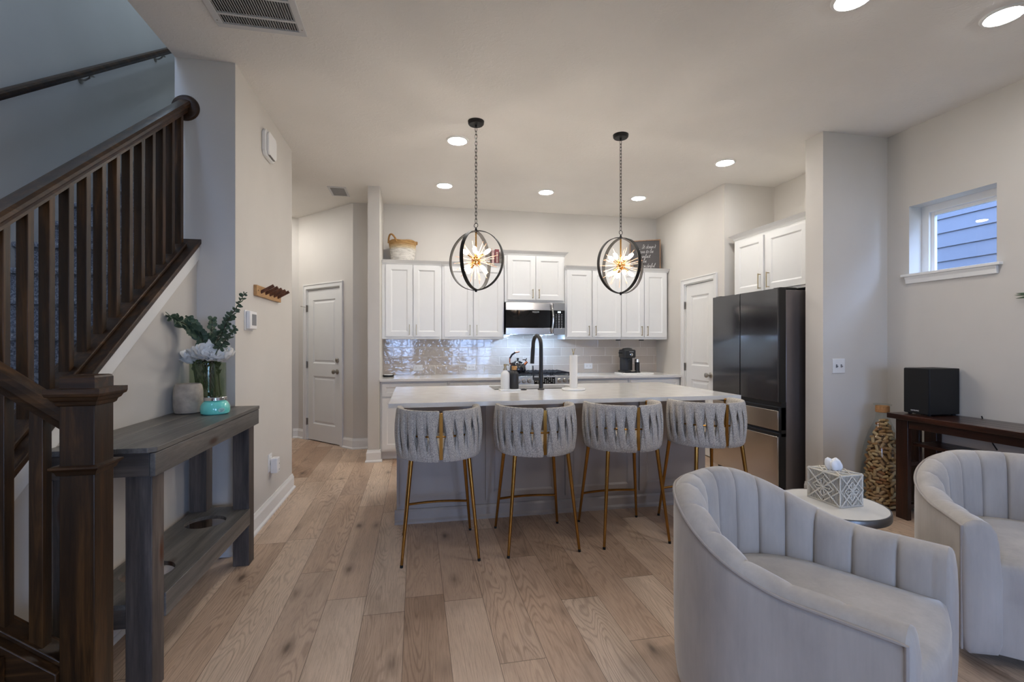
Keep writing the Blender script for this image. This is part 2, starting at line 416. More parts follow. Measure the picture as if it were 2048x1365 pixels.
# ------------------------------------------------------------------ mesh helpers
class MB:
    def __init__(self):
        self.v = []; self.f = []; self.M = Matrix.Identity(4)
    def at(self, M):
        self.M = M; return self
    def add(self, vs, fs):
        b = len(self.v)
        self.v += [tuple(self.M @ Vector(p)) for p in vs]
        self.f += [tuple(b + i for i in f) for f in fs]
        return self
    def box(self, x0, y0, z0, x1, y1, z1):
        x0, x1 = min(x0, x1), max(x0, x1); y0, y1 = min(y0, y1), max(y0, y1); z0, z1 = min(z0, z1), max(z0, z1)
        vs = [(x0, y0, z0), (x1, y0, z0), (x1, y1, z0), (x0, y1, z0), (x0, y0, z1), (x1, y0, z1), (x1, y1, z1), (x0, y1, z1)]
        return self.add(vs, [(0, 3, 2, 1), (4, 5, 6, 7), (0, 1, 5, 4), (1, 2, 6, 5), (2, 3, 7, 6), (3, 0, 4, 7)])
    def prism(self, poly, axis, a0, a1):
        """poly: ccw points; axis X -> (y,z), Y -> (x,z), Z -> (x,y)"""
        n = len(poly)
        def P(p, a):
            return {'X': (a, p[0], p[1]), 'Y': (p[0], a, p[1]), 'Z': (p[0], p[1], a)}[axis]
        vs = [P(p, a0) for p in poly] + [P(p, a1) for p in poly]
        fs = [tuple(range(n))[::-1], tuple(range(n, 2 * n))]
        fs += [(i, (i + 1) % n, n + (i + 1) % n, n + i) for i in range(n)]
        return self.add(vs, fs)
    def lathe(self, prof, c=(0, 0, 0), seg=24, cap=True):
        vs = []; fs = []; n = len(prof)
        for r, z in prof:
            for k in range(seg):
                a = 2 * pi * k / seg
                vs.append((c[0] + r * cos(a), c[1] + r * sin(a), c[2] + z))
        for i in range(n - 1):
            for k in range(seg):
                k2 = (k + 1) % seg
                fs.append((i * seg + k, i * seg + k2, (i + 1) * seg + k2, (i + 1) * seg + k))
        if cap:
            if prof[0][0] > 1e-5: fs.append(tuple(range(seg))[::-1])
            if prof[-1][0] > 1e-5: fs.append(tuple((n - 1) * seg + k for k in range(seg)))
        return self.add(vs, fs)
    def tube(self, pts, r, seg=8, closed=False, cap=True, up=None, flat=None):
        """round (or elliptic: flat=(a,b)) tube along pts; r number or list"""
        P = [Vector(p) for p in pts]; n = len(P)
        rs = r if isinstance(r, (list, tuple)) else [r] * n
        tang = []
        for i in range(n):
            a = P[(i - 1) % n] if (closed or i > 0) else P[i]
            b = P[(i + 1) % n] if (closed or i < n - 1) else P[i]
            d = (b - a)
            tang.append(d.normalized() if d.length > 1e-9 else Vector((0, 0, 1)))
        ref = Vector(up) if up else (Vector((0, 0, 1)) if abs(tang[0].z) < 0.9 else Vector((1, 0, 0)))
        nrm = (ref - tang[0] * ref.dot(tang[0])).normalized()
        vs = []; fs = []
        for i in range(n):
            if up:
                q = ref - tang[i] * ref.dot(tang[i])
                if q.length > 1e-6: nrm = q.normalized()
            else:
                q = nrm - tang[i] * nrm.dot(tang[i])
                if q.length > 1e-6: nrm = q.normalized()
            bn = tang[i].cross(nrm)
            fa, fb = flat if flat else (1, 1)
            for k in range(seg):
                a = 2 * pi * k / seg
                vs.append(tuple(P[i] + nrm * (cos(a) * rs[i] * fa) + bn * (sin(a) * rs[i] * fb)))
        m = n if closed else n - 1
        for i in range(m):
            j = (i + 1) % n
            for k in range(seg):
                k2 = (k + 1) % seg
                fs.append((i * seg + k, i * seg + k2, j * seg + k2, j * seg + k))
        if cap and not closed:
            fs.append(tuple(range(seg))[::-1]); fs.append(tuple((n - 1) * seg + k for k in range(seg)))
        return self.add(vs, fs)
    def cyl(self, p0, p1, r0, r1=None, seg=12):
        return self.tube([p0, p1], [r0, r0 if r1 is None else r1], seg)
    def grid(self, rows, closed_u=False, closed_v=False):
        """rows: list of equal-length point lists"""
        n = len(rows); m = len(rows[0])
        vs = [p for r in rows for p in r]; fs = []
        for i in range(n if closed_u else n - 1):
            for k in range(m if closed_v else m - 1):
                i2, k2 = (i + 1) % n, (k + 1) % m
                fs.append((i * m + k, i * m + k2, i2 * m + k2, i2 * m + k))
        return self.add(vs, fs)
    def sphere(self, c, r, seg=16, rings=10, sz=1.0):
        prof = [(r * sin(pi * i / rings) + (1e-6 if i in (0, rings) else 0), -r * sz * cos(pi * i / rings)) for i in range(rings + 1)]
        return self.lathe(prof, c, seg, cap=False)
    def disc(self, c, r, seg=24):
        vs = [(c[0] + r * cos(2 * pi * k / seg), c[1] + r * sin(2 * pi * k / seg), c[2]) for k in range(seg)]
        return self.add(vs, [tuple(range(seg))])

def thing(name, label, cat, loc=(0, 0, 0), rotz=0.0, group=None):
    o = bpy.data.objects.new(name, None)
    o.empty_display_size = 0.1
    o.location = loc; o.rotation_euler = (0, 0, rotz)
    COL.objects.link(o)
    o['label'] = label; o['category'] = cat
    if group: o['group'] = group
    return o

def obj(name, mb, mat, parent=None, smooth=True, ang=35, bevel=0.0, seg=2, local=False, base=None, label=None):
    """one mesh object. With a parent the points are world points unless local=True."""
    me = bpy.data.meshes.new(name)
    off = Vector((0, 0, 0))
    if parent is not None and not local:
        p = parent
        while p is not None:
            off += p.location; p = p.parent
    vs = [tuple(Vector(v) - off) for v in mb.v] if off.length > 0 else mb.v
    me.from_pydata(vs, [], mb.f)
    me.update()
    if smooth:
        me.polygons.foreach_set('use_smooth', [True] * len(me.polygons))
        me.set_sharp_from_angle(angle=radians(ang))
    me.materials.append(MATS[mat])
    o = bpy.data.objects.new(name, me)
    COL.objects.link(o)
    if base is not None: o.location = base
    if parent is not None: o.parent = parent
    if bevel > 0:
        b = o.modifiers.new('bevel', 'BEVEL'); b.width = bevel; b.segments = seg; b.limit_method = 'ANGLE'; b.angle_limit = radians(40)
        b.harden_normals = False
    if label: o['label'] = label
    return o

def tag(o, label, cat, group=None):
    o['label'] = label; o['category'] = cat
    if group: o['group'] = group
    return o

def struct(name, mb, mat, bevel=0.0, label=None, parent=None, smooth=False):
    o = obj(name, mb, mat, parent=parent, smooth=smooth, bevel=bevel)
    if parent is None: o['kind'] = 'structure'
    if label: o['label'] = label
    return o

def kids(o):
    return [c for c in KIDS.get(o.name, [])]

def copy_tree(o, parent=None):
    """a thing, its parts and their sub-parts; mesh data shared"""
    c = o.copy(); COL.objects.link(c)
    if parent is not None: c.parent = parent
    for ch in list(o.children):
        copy_tree(ch, c)
    return c

def Bx(*a):
    return MB().box(*a)

def T(x, y, z): return Matrix.Translation((x, y, z))
def RZ(a): return Matrix.Rotation(a, 4, 'Z')
def RX(a): return Matrix.Rotation(a, 4, 'X')
def RY(a): return Matrix.Rotation(a, 4, 'Y')

def text(name, body, size, loc, rot, mat, parent=None, align='CENTER', shear=0.0, ext=0.0004):
    """flat lettering turned into a plain mesh"""
    cu = bpy.data.curves.new(name, 'FONT')
    cu.body = body; cu.size = size; cu.align_x = align; cu.align_y = 'CENTER'; cu.shear = shear; cu.extrude = ext
    f = bpy.data.objects.new(name + '_curve', cu)
    me = bpy.data.meshes.new_from_object(f)
    bpy.data.objects.remove(f); bpy.data.curves.remove(cu)
    me.name = name
    me.materials.clear(); me.materials.append(MATS[mat])
    o = bpy.data.objects.new(name, me)
    off = Vector((0, 0, 0)); p = parent
    while p is not None:
        off += p.location; p = p.parent
    o.location = Vector(loc) - off; o.rotation_euler = rot
    COL.objects.link(o)
    if parent is not None: o.parent = parent
    return o

def slab(mb, w, h, t, rects, dep=0.008, slope=0.012, raised=0.0, inset=0.0):
    """door slab, local x 0..w, z 0..h, back at y=0, front at y=-t; rects (x0,z0,x1,z1) are recessed panels"""
    xs = sorted({0, w} | {r[0] for r in rects} | {r[2] for r in rects})
    zs = sorted({0, h} | {r[1] for r in rects} | {r[3] for r in rects})
    def inside(xa, xb, za, zb):
        return any(r[0] <= xa + 1e-6 and xb - 1e-6 <= r[2] and r[1] <= za + 1e-6 and zb - 1e-6 <= r[3] for r in rects)
    for i in range(len(xs) - 1):
        for k in range(len(zs) - 1):
            if not inside(xs[i], xs[i + 1], zs[k], zs[k + 1]):
                mb.add([(xs[i], -t, zs[k]), (xs[i + 1], -t, zs[k]), (xs[i + 1], -t, zs[k + 1]), (xs[i], -t, zs[k + 1])], [(0, 1, 2, 3)])
    for r in rects:
        rings = [(0, -t), (slope, -t + dep)]
        if raised > 0:
            rings += [(slope + inset, -t + dep), (slope + inset + 0.02, -t + dep - raised)]
        q = []
        for s, y in rings:
            q.append([(r[0] + s, y, r[1] + s), (r[2] - s, y, r[1] + s), (r[2] - s, y, r[3] - s), (r[0] + s, y, r[3] - s)])
        for a, b in zip(q, q[1:]):
            mb.add(a + b, [(k, (k + 1) % 4, 4 + (k + 1) % 4, 4 + k) for k in range(4)])
        mb.add(q[-1], [(0, 1, 2, 3)])
    mb.add([(0, 0, 0), (w, 0, 0), (w, 0, h), (0, 0, h), (0, -t, 0), (w, -t, 0), (w, -t, h), (0, -t, h)],
           [(0, 3, 2, 1)[::-1], (0, 1, 5, 4), (1, 2, 6, 5), (2, 3, 7, 6), (3, 0, 4, 7)])
    return mb
# ================================================================== SETTING
CE = 3.048
XR, YB = 3.905, 6.13
XL, YRET, YLE = -1.095, 3.235, 4.612
XK, XS, XF = -1.31, -1.43, -2.45        # knee wall face, stair inner face, far stair wall
YREAR = -3.5

struct('floor', Bx(XF - 0.12, YREAR - 0.12, -0.06, XR + 0.12, 7.3, 0.0), 'floor_planks', label='grey-brown oak plank floor')
cm = MB()
cm.box(XS, YREAR - 0.1, CE, XR + 0.1, 7.3, CE + 0.3)
cm.box(XF - 0.1, YREAR - 0.1, CE, XS, 0.4, CE + 0.3)
cm.box(XF - 0.1, 5.6, CE, XS, 7.3, CE + 0.3)
struct('ceiling', cm, 'ceiling_paint', label='off-white textured ceiling')

struct('wall_back', Bx(-0.517, YB, 0, XR + 0.1, YB + 0.12, CE), 'wall_paint')
struct('wall_pier', Bx(-0.517, 5.46, 0, -0.39, YB, CE), 'wall_paint', label='narrow wall end between hall and kitchen')
w = MB()
w.prism([(XS, YRET), (XL, YRET), (XL, YLE), (XS, YLE)], 'Z', 0, CE)
struct('wall_left', w, 'wall_paint', label='greige wall with peg rack and thermostat')
struct('wall_stair_side', MB().box(XS, YLE, 0, XS + 0.1, 5.6, CE).box(XS, 0.4, CE + 0.3, XS + 0.1, 6.9, 5.7), 'wall_paint')
# knee wall under the stair stringer
SL = 0.755
def cap_z(y): return 1.95 - SL * (YRET - y)
y0k = 1.82
w = MB().prism([(y0k, 0), (YRET, 0), (YRET, cap_z(YRET) - 0.045), (y0k, cap_z(y0k) - 0.045)], 'X', XS, XK)
struct('wall_stair_knee', w, 'wall_paint', label='low wall under the stair rail')
w = MB().prism([(y0k, cap_z(y0k) - 0.125), (YRET, cap_z(YRET) - 0.125), (YRET, cap_z(YRET) - 0.028), (y0k, cap_z(y0k) - 0.028)], 'X', XK, XK + 0.014)
struct('trim_1', w, 'trim_white', label='white trim band along the stair slope')
# far stair wall, with the added foyer window opening
def wall_with_hole(x0, x1, y0, y1, z0, z1, hy0, hy1, hz0, hz1, axis='X'):
    m = MB()
    if axis == 'X':
        m.box(x0, y0, z0, x1, hy0, z1); m.box(x0, hy1, z0, x1, y1, z1)
        m.box(x0, hy0, z0, x1, hy1, hz0); m.box(x0, hy0, hz1, x1, hy1, z1)
    else:
        m.box(y0, x0, z0, hy0, x1, z1); m.box(hy1, x0, z0, y1, x1, z1)
        m.box(hy0, x0, z0, hy1, x1, hz0); m.box(hy0, x0, hz1, hy1, x1, z1)
    return m
struct('wall_far_stair', wall_with_hole(XF - 0.12, XF, YREAR, 7.3, 0, 5.7, -2.1, -1.1, 1.25, 1.95), 'wall_paint', label='tall wall beside the stairs')
struct('wall_upper_end', Bx(XF, 6.9, CE + 0.3, XS + 0.1, 7.0, 5.7), 'wall_paint')
struct('wall_upper_front', wall_with_hole(0.4, 0.5, XF, XS + 0.1, CE + 0.3, 5.7, -2.35, -1.55, 3.85, 5.35, 'Y'), 'wall_paint')
struct('ceiling_upper', Bx(XF, 0.4, 5.7, XS + 0.1, 7.0, 5.8), 'ceiling_paint')
# hall behind the left wall: diagonal wall with a door
P0, P1 = Vector((-1.59, 7.06)), Vector((-0.76, 6.17))
dd = (P1 - P0).normalized(); nn = Vector((dd.y, -dd.x))   # nn points to the camera side
if nn.y > 0: nn = -nn
DM = Matrix(((dd.x, -nn.x, 0, P0.x), (dd.y, -nn.y, 0, P0.y), (0, 0, 1, 0), (0, 0, 0, 1)))   # local x along wall, -y toward room
DL = (P1 - P0).length
d0, d1 = 0.205, 0.965       # door opening along the wall
w = MB().at(DM)
w.box(0, 0, 0, d0, 0.12, CE); w.box(d1, 0, 0, DL, 0.12, CE); w.box(d0, 0, 2.045, d1, 0.12, CE)
struct('wall_hall_diagonal', w, 'wall_paint')
struct('wall_hall_end', MB().box(-0.76, 6.17, 0, -0.517, 6.29, CE), 'wall_paint')
struct('wall_hall_far', Bx(XF, 7.06, 0, -1.59, 7.18, CE), 'wall_paint')
# pantry wall, alcove, end wall
w = MB()
w.box(3.29, 5.40, 0, 3.41, YB, CE); w.box(3.29, 4.62, 0, 3.41, 4.80, CE); w.box(3.29, 4.80, 2.04, 3.41, 5.40, CE)
struct('wall_pantry', w, 'wall_paint')
struct('wall_alcove', Bx(3.41, 4.62, 0, XR, 4.74, CE), 'wall_paint')
struct('wall_end', Bx(3.268, 3.32, 0, XR, 3.50, CE), 'wall_paint', label='wall end beside the refrigerator')
# right wall with the small window
WY0, WY1, WZ0, WZ1 = 2.546, 3.138, 1.866, 2.414
struct('wall_right', wall_with_hole(XR, XR + 0.2, YREAR, 5.2, 0, CE, WY0, WY1, WZ0 - 0.06, WZ1), 'wall_paint')
def window(name, label, axis, a0, a1, z0, z1, at, fr=0.05, dp=0.05, mull=False):
    """frame ring + pane in an opening; axis X: plane x=at, span along y"""
    m = MB(); g = MB()
    def B(mb, p0, p1, zz0, zz1, d0, d1):
        if axis == 'X': mb.box(at + d0, p0, zz0, at + d1, p1, zz1)
        else: mb.box(p0, at + d0, zz0, p1, at + d1, zz1)
    B(m, a0, a0 + fr, z0, z1, 0, dp); B(m, a1 - fr, a1, z0, z1, 0, dp)
    B(m, a0 + fr, a1 - fr, z0, z0 + fr, 0, dp); B(m, a0 + fr, a1 - fr, z1 - fr, z1, 0, dp)
    s = fr * 0.5
    B(m, a0 + fr, a0 + fr + s, z0 + fr, z1 - fr, dp * .35, dp * .8); B(m, a1 - fr - s, a1 - fr, z0 + fr, z1 - fr, dp * .35, dp * .8)
    B(m, a0 + fr + s, a1 - fr - s, z0 + fr, z0 + fr + s, dp * .35, dp * .8); B(m, a0 + fr + s, a1 - fr - s, z1 - fr - s, z1 - fr, dp * .35, dp * .8)
    if mull:
        c = (a0 + a1) / 2
        B(m, c - 0.03, c + 0.03, z0 + fr, z1 - fr, dp * .2, dp * .9)
    o = struct(name, m, 'trim_white', label=label, bevel=0.003)
    c = dp * 0.55
    B(g, a0 + fr, a1 - fr, z0 + fr, z1 - fr, c, c + 0.004)
    struct('pane', g, 'window_glass', parent=o)
    return o
window('window_1', 'small high window with blue siding outside', 'X', WY0, WY1, WZ0 - 0.06, WZ1, XR + 0.125, 0.055, 0.06)
w = MB()
w.box(XR - 0.038, 2.508, 1.846, XR, 3.180, 1.866); w.box(XR, WY0, WZ0 - 0.06, XR + 0.124, WY1, 1.866)
w.prism([(XR - 0.03, 1.846), (XR - 0.03, 1.838), (XR - 0.022, 1.822), (XR - 0.018, 1.79), (XR, 1.79), (XR, 1.846)], 'Y', 2.535, 3.155)
struct('trim_2', w, 'trim_white', bevel=0.003, label='white sill and apron under the small window')
# rear wall with patio door and window (behind the camera)
w = MB()
w.box(XF, YREAR - 0.12, 0, -0.9, YREAR, CE); w.box(-0.9, YREAR - 0.12, 0, 0.0, YREAR, 0.8); w.box(-0.9, YREAR - 0.12, 2.2, 0.0, YREAR, CE)
w.box(0.0, YREAR - 0.12, 0, 1.1, YREAR, CE); w.box(1.1, YREAR - 0.12, 2.08, 2.6, YREAR, CE); w.box(2.6, YREAR - 0.12, 0, XR, YREAR, CE)
struct('wall_rear', w, 'wall_paint')
window('window_2', 'rear living room window', 'Y', -0.9, 0.0, 0.8, 2.2, YREAR - 0.09, 0.05, 0.06, True)
window('door_3', 'sliding patio door in the rear wall', 'Y', 1.1, 2.6, 0.0, 2.08, YREAR - 0.09, 0.06, 0.07, True)
window('window_3', 'added foyer window, unseen beside the stairs', 'X', -2.1, -1.1, 1.25, 1.95, XF - 0.09, 0.05, 0.06, True)  # added opening, lets bluish sky light onto the left side
window('window_4', 'upstairs window over the stairs', 'Y', -2.35, -1.55, 3.85, 5.35, 0.42, 0.05, 0.05)
# outside
sd = MB()
for k in range(23):
    z = -0.2 + 0.165 * k - 0.015
    sd.prism([(6.0, z + 0.165), (5.985, z), (5.997, z), (6.012, z + 0.165)], 'Y', -1.0, 9.0)
    sd.box(6.012, -1, z, 6.05, 9, z + 0.165)
struct('wall_outside', sd, 'siding', label='blue-grey lap siding of the neighbouring house')
struct('ground', Bx(-14, -16, -0.3, 14, 16, -0.22), 'lawn')

# ---- baseboards
def baseboard(name, pts, h=0.132, t=0.015):
    """pts: polyline on the floor, room side to the left of travel"""
    prof = [(0, 0), (t + 0.012, 0), (t + 0.012, 0.012), (t + 0.004, 0.022), (t, 0.024), (t, h - 0.03), (t * 0.6, h - 0.012), (t * 0.5, h), (0, h)]
    P = [Vector(p) for p in pts]; rows = []
    for i, p in enumerate(P):
        a = (P[i] - P[i - 1]).normalized() if i > 0 else None
        b = (P[i + 1] - P[i]).normalized() if i < len(P) - 1 else None
        na = Vector((-a.y, a.x)) if a else None; nb = Vector((-b.y, b.x)) if b else None
        if na and nb:
            n = (na + nb).normalized(); n = n / max(0.3, n.dot(na))
        else: n = na or nb
        rows.append([(p.x + n.x * q[0], p.y + n.y * q[0], q[1]) for q in prof])
    m = MB().grid(rows)
    n = len(prof)
    m.f.append(tuple(range(n))); m.f.append(tuple((len(P) - 1) * n + k for k in range(n))[::-1])
    return struct(name, m, 'trim_white')
baseboard('baseboard_left', [(XK, y0k), (XK, YRET), (XL, YRET), (XL, YLE), (XS + 0.1, YLE)][::-1])
baseboard('baseboard_pier', [(-0.39, 5.50), (-0.39, 5.46), (-0.517, 5.46), (-0.517, 6.17), (-0.76, 6.17), tuple(P0 + dd * (d1 + 0.065))])
baseboard('baseboard_hall', [tuple(P0 + dd * (d0 - 0.065)), tuple(P0), (-1.66, 7.06)])
baseboard('baseboard_end', [(XR, 3.32), (3.268, 3.32), (3.268, 3.50)])
baseboard('baseboard_right', [(XR, YREAR), (XR, 3.32)])

# ---- backsplash
ts = MB().box(-0.39, YB - 0.012, 0.914, 3.29, YB, 1.372)
o = obj('wall_backsplash', MB().box(0, -0.012, 0, 3.68, 0, 0.446).box(1.475, -0.012, 0.446, 2.245, 0, 0.503), 'backsplash_tile', smooth=False, base=None)
o.location = (-0.39, YB, 0.914); o['kind'] = 'structure'; o['label'] = 'glossy greige subway tile backsplash'

# ---- interior doors
def casing(m, x0, x1, h, wd=0.06, t=0.016, room=-1):
    for a, b in ((x0 - wd, x0), (x1, x1 + wd)):
        m.box(a, 0, 0, b, -t, h + wd); 
    m.box(x0, 0, h, x1, -t, h + wd)
    e = 0.012
    m.box(x0 - wd, -t, 0, x0 - wd + e, -t - 0.007, h + wd); m.box(x1 + wd - e, -t, 0, x1 + wd, -t - 0.007, h + wd)
    m.box(x0 - wd + e, -t, h + wd - e, x1 + wd - e, -t - 0.007, h + wd)
    # jamb
    m.box(x0, 0, 0, x0 + 0.012, 0.115, h); m.box(x1 - 0.012, 0, 0, x1, 0.115, h); m.box(x0 + 0.012, 0, h - 0.012, x1 - 0.012, 0.115, h)
def interior_door(name, label, M, x0, x1, h, knob_right=True, deadbolt=False, casing_name='trim_3'):
    c = MB().at(M); casing(c, x0, x1, h)
    struct(casing_name, c, 'door_white', bevel=0.002, label='white casing around the ' + label.split(' door')[0] + ' door')
    w = x1 - x0 - 0.03
    m = MB().at(M @ T(x0 + 0.015, 0.048, 0.012))
    st = 0.115 if w > 0.65 else 0.105
    slab(m, w, h - 0.03, 0.038, [(st, 0.22, w - st, 0.86), (st, 1.03, w - st, h - 0.03 - 0.135)], dep=0.012, slope=0.014, raised=0.008, inset=0.012)
    d = struct(name, m, 'door_white', label=label)
    kx = x1 - 0.085 if knob_right else x0 + 0.085
    k = MB().at(M @ T(kx, 0.010, 0.945) @ RX(radians(90)))
    k.lathe([(0.033, 0), (0.033, 0.006), (0.026, 0.012), (0.012, 0.016), (0.011, 0.036), (0.022, 0.042), (0.029, 0.054), (0.027, 0.066), (0.016, 0.073), (0.0001, 0.074)])
    struct('door_knob', k, 'nickel', parent=d, smooth=True)
    if deadbolt:
        k = MB().at(M @ T(kx, 0.010, 1.09) @ RX(radians(90)))
        k.lathe([(0.032, 0), (0.032, 0.008), (0.024, 0.016), (0.010, 0.018), (0.010, 0.026), (0.0001, 0.027)])
        struct('deadbolt', k, 'nickel', parent=d, smooth=True)
    hx = x0 if knob_right else x1
    for hz in (0.25, 1.02, 1.78):
        k = MB().at(M)
        k.box(hx - 0.008, -0.002, hz - 0.045, hx + 0.014, -0.012 + 0.022, hz + 0.045)
        k.cyl((hx + 0.004, -0.010, hz - 0.047), (hx + 0.004, -0.010, hz + 0.047), 0.006, seg=8)
        struct('hinge', k, 'nickel', parent=d, smooth=True)
    return d
hd = interior_door('door_1', 'hall door with white panels and a deadbolt', DM, d0, d1, 2.04, True, True, 'trim_3')
k = MB().at(DM); k.tube([(d0 + 0.01, -0.03, 1.80), (d0 - 0.05, -0.05, 1.81)], 0.004, 6)
k.lathe([(0.008, 0), (0.008, 0.012)], (d0 - 0.055, -0.05, 1.804), 8)
struct('hinge_stop', k, 'nickel', parent=hd)
PM = Matrix(((0, 1, 0, 3.29), (-1, 0, 0, 0), (0, 0, 1, 0), (0, 0, 0, 1)))     # local x -> -Y, -y -> -X
interior_door('door_2', 'pantry door with white panels beside the refrigerator', PM @ T(0, 0, 0), -5.40, -4.80, 2.04, True, False, 'trim_4')
struct('hall_door_light_stop', MB().at(DM).box(d0, 0.10, 0, d1, 0.12, 2.045), 'door_white')  # added panel, keeps sky light from leaking round the hall door
struct('pantry_door_light_stop', Bx(3.39, 4.80, 0, 3.41, 5.40, 2.04), 'door_white')  # added panel, same light stop behind the pantry door
struct('trim_5', MB().box(-1.745, 7.06, 0, -1.685, 7.043, 2.11), 'door_white', label='white door casing at the far end of the hall')

# ================================================================== STAIRS
RISE, RUN = 0.195, 0.254
def nose_y(k): return 3.245 + RUN * k           # nose of step k at z = 1.75 + RISE*k
st = thing('staircase', 'grey carpeted stairs rising behind the dark balusters', 'stairs', (-1.94, 1.9, 0))
for k in range(-5, 9):
    y = nose_y(k); z = 1.75 + RISE * k
    m = MB()
    # rounded nosing + tread + riser, full width, closed below
    prof = [(y + RUN + 0.03, z), (y + 0.02, z), (y + 0.004, z - 0.006), (y - 0.002, z - 0.018), (y + 0.002, z - 0.034), (y + 0.028, z - 0.04), (y + 0.032, z - RISE + 0.002), (y + 0.032, max(0.0, z - RISE - 0.25)), (y + RUN + 0.03, max(0.0, z - RISE - 0.05))]
    m.prism(prof[::-1], 'X', XF + 0.002, XS - 0.002)
    obj('step', m, 'carpet', st, ang=50)
m = MB().box(XF + 0.002, 0.55, 0.0, XS - 0.002, nose_y(-6) + RUN + 0.03, 0.58)
struct('landing', m, 'carpet')
for i in range(2):
    z = 0.58 - RISE * (i + 1)
    m = MB().box(XS - 0.002 + 0.24 * i, 0.75, 0, XS - 0.002 + 0.24 * (i + 1), 1.68, z)
    struct('step_lower', m, 'dark_wood_x')

CZ = cap_z
rail = thing('stair_railing', 'dark wood stair railing with balusters, rising to a round wall rosette', 'railing', (-1.37, 1.95, 0.9))
y1c = YRET - 0.002
def slope_poly(ya, yb, za, zb):
    return [(ya, CZ(ya) + za), (yb, CZ(yb) + za), (yb, CZ(yb) + zb), (ya, CZ(ya) + zb)]
m = MB().prism(slope_poly(y0k, y1c, -0.03, 0.0), 'X', XS - 0.01, XK + 0.028)
m.prism(slope_poly(y0k, y1c, -0.044, -0.03), 'X', XS - 0.004, XK + 0.020)
obj('cap_board', m, 'dark_wood_y', rail, bevel=0.004)
m = MB().prism(slope_poly(y0k, y1c - 0.08, 0.0, 0.022), 'X', -1.412, -1.328)
obj('shoe_strip', m, 'dark_wood_y', rail, bevel=0.004)
# hand rail: moulded profile swept along the slope
RT0, RSL = 2.80, 0.772                  # top of the rail at the return wall
def rz(y): return RT0 - RSL * (YRET - y)
prof = [(-0.020, -0.062), (0.020, -0.062), (0.024, -0.048), (0.034, -0.036), (0.036, -0.018), (0.029, -0.004), (0.014, 0.0), (-0.014, 0.0), (-0.029, -0.004), (-0.036, -0.018), (-0.034, -0.036), (-0.024, -0.048)]
def rail_sweep(x, ya, yb, zf):
    return MB().add([(x + p[0], ya, zf(ya) + p[1]) for p in prof] + [(x + p[0], yb, zf(yb) + p[1]) for p in prof],
                    [tuple(range(12))[::-1], tuple(range(12, 24))] + [(i, (i + 1) % 12, 12 + (i + 1) % 12, 12 + i) for i in range(12)])
hr = rail_sweep(-1.37, y0k - 0.02, y1c - 0.015, rz)
hr.prism([(y0k, rz(y0k) - 0.075), (YRET - 0.02, rz(YRET - 0.02) - 0.075), (YRET - 0.02, rz(YRET - 0.02) - 0.062), (y0k, rz(y0k) - 0.062)], 'X', -1.39, -1.35)
obj('hand_rail', hr, 'dark_wood_y', rail, ang=25)
m = MB().at(T(-1.37, YRET, 2.742) @ RX(radians(90))).lathe([(0.0001, 0.0), (0.078, 0.0), (0.078, 0.006), (0.072, 0.016), (0.06, 0.02), (0.0001, 0.02)], seg=32)
obj('rosette', m, 'dark_wood_x', rail)
for i in range(13):
    y = 1.915 + 0.1028 * i
    h = 0.0185; hy = 0.0148
    m = MB().add([(-1.37 + sx * h, y + sy * hy, (CZ(y + sy * hy) + 0.02)) for sx, sy in ((-1, -1), (1, -1), (1, 1), (-1, 1))] +
                 [(-1.37 + sx * h, y + sy * hy, rz(y + sy * hy) - 0.074) for sx, sy in ((-1, -1), (1, -1), (1, 1), (-1, 1))],
                 [(0, 3, 2, 1), (4, 5, 6, 7), (0, 1, 5, 4), (1, 2, 6, 5), (2, 3, 7, 6), (3, 0, 4, 7)])
    obj('baluster', m, 'dark_wood', rail, bevel=0.002)

# lower flight: newel post and short rail
NX0, NX1, NY0, NY1 = -1.067, -0.972, 1.700, 1.795
lr = thing('newel_railing', 'square dark newel post in front of console table with a short sloping rail', 'railing', (-1.02, 1.7475, 0))
cx, cyy = (NX0 + NX1) / 2, (NY0 + NY1) / 2
def sq(m, hw, z0, z1): m.box(cx - hw, cyy - hw, z0, cx + hw, cyy + hw, z1)
m = MB(); sq(m, 0.0475, 0, 1.135)
obj('newel_post', m, 'dark_wood', lr, bevel=0.003)
def sqlathe(prof):
    rows = [[(cx + sx * r, cyy + sy * r, z) for sx, sy in ((-1, -1), (1, -1), (1, 1), (-1, 1))] for r, z in prof]
    m = MB().grid(rows, closed_v=True); n = len(rows)
    m.f.append((3, 2, 1, 0)); m.f.append(tuple((n - 1) * 4 + k for k in range(4)))
    return m
m = sqlathe([(0.048, 1.118), (0.053, 1.122), (0.056, 1.132), (0.062, 1.137), (0.066, 1.146), (0.072, 1.150), (0.074, 1.158), (0.074, 1.172), (0.047, 1.173), (0.047, 1.205), (0.044, 1.211), (0.038, 1.213)])
obj('newel_cap', m, 'dark_wood_x', lr, smooth=False)
m = sqlathe([(0.048, 0.905), (0.052, 0.907), (0.056, 0.918), (0.066, 0.928), (0.066, 0.934), (0.048, 0.936)])
obj('newel_collar', m, 'dark_wood_x', lr, smooth=False)
LS = 0.74
def lz(x): return 1.1335 + LS * (-1.098 - x)
def lower_rail(xa, xb):
    return MB().add([(xa, cyy + p[0], lz(xa) + p[1] * 1.25) for p in prof] + [(xb, cyy + p[0], lz(xb) + p[1] * 1.25) for p in prof],
                    [tuple(range(12))[::-1], tuple(range(12, 24))] + [(i, (i + 1) % 12, 12 + (i + 1) % 12, 12 + i) for i in range(12)])
obj('hand_rail', lower_rail(NX0, -1.428), 'dark_wood_x', lr, ang=25)
def sz(x): return 0.405 + LS * (-1.2 - x)
m = MB().prism([(NX0, sz(NX0) - 0.10), (NX0, sz(NX0)), (-1.428, sz(-1.428)), (-1.428, sz(-1.428) - 0.10)], 'Y', cyy - 0.06, cyy + 0.06)
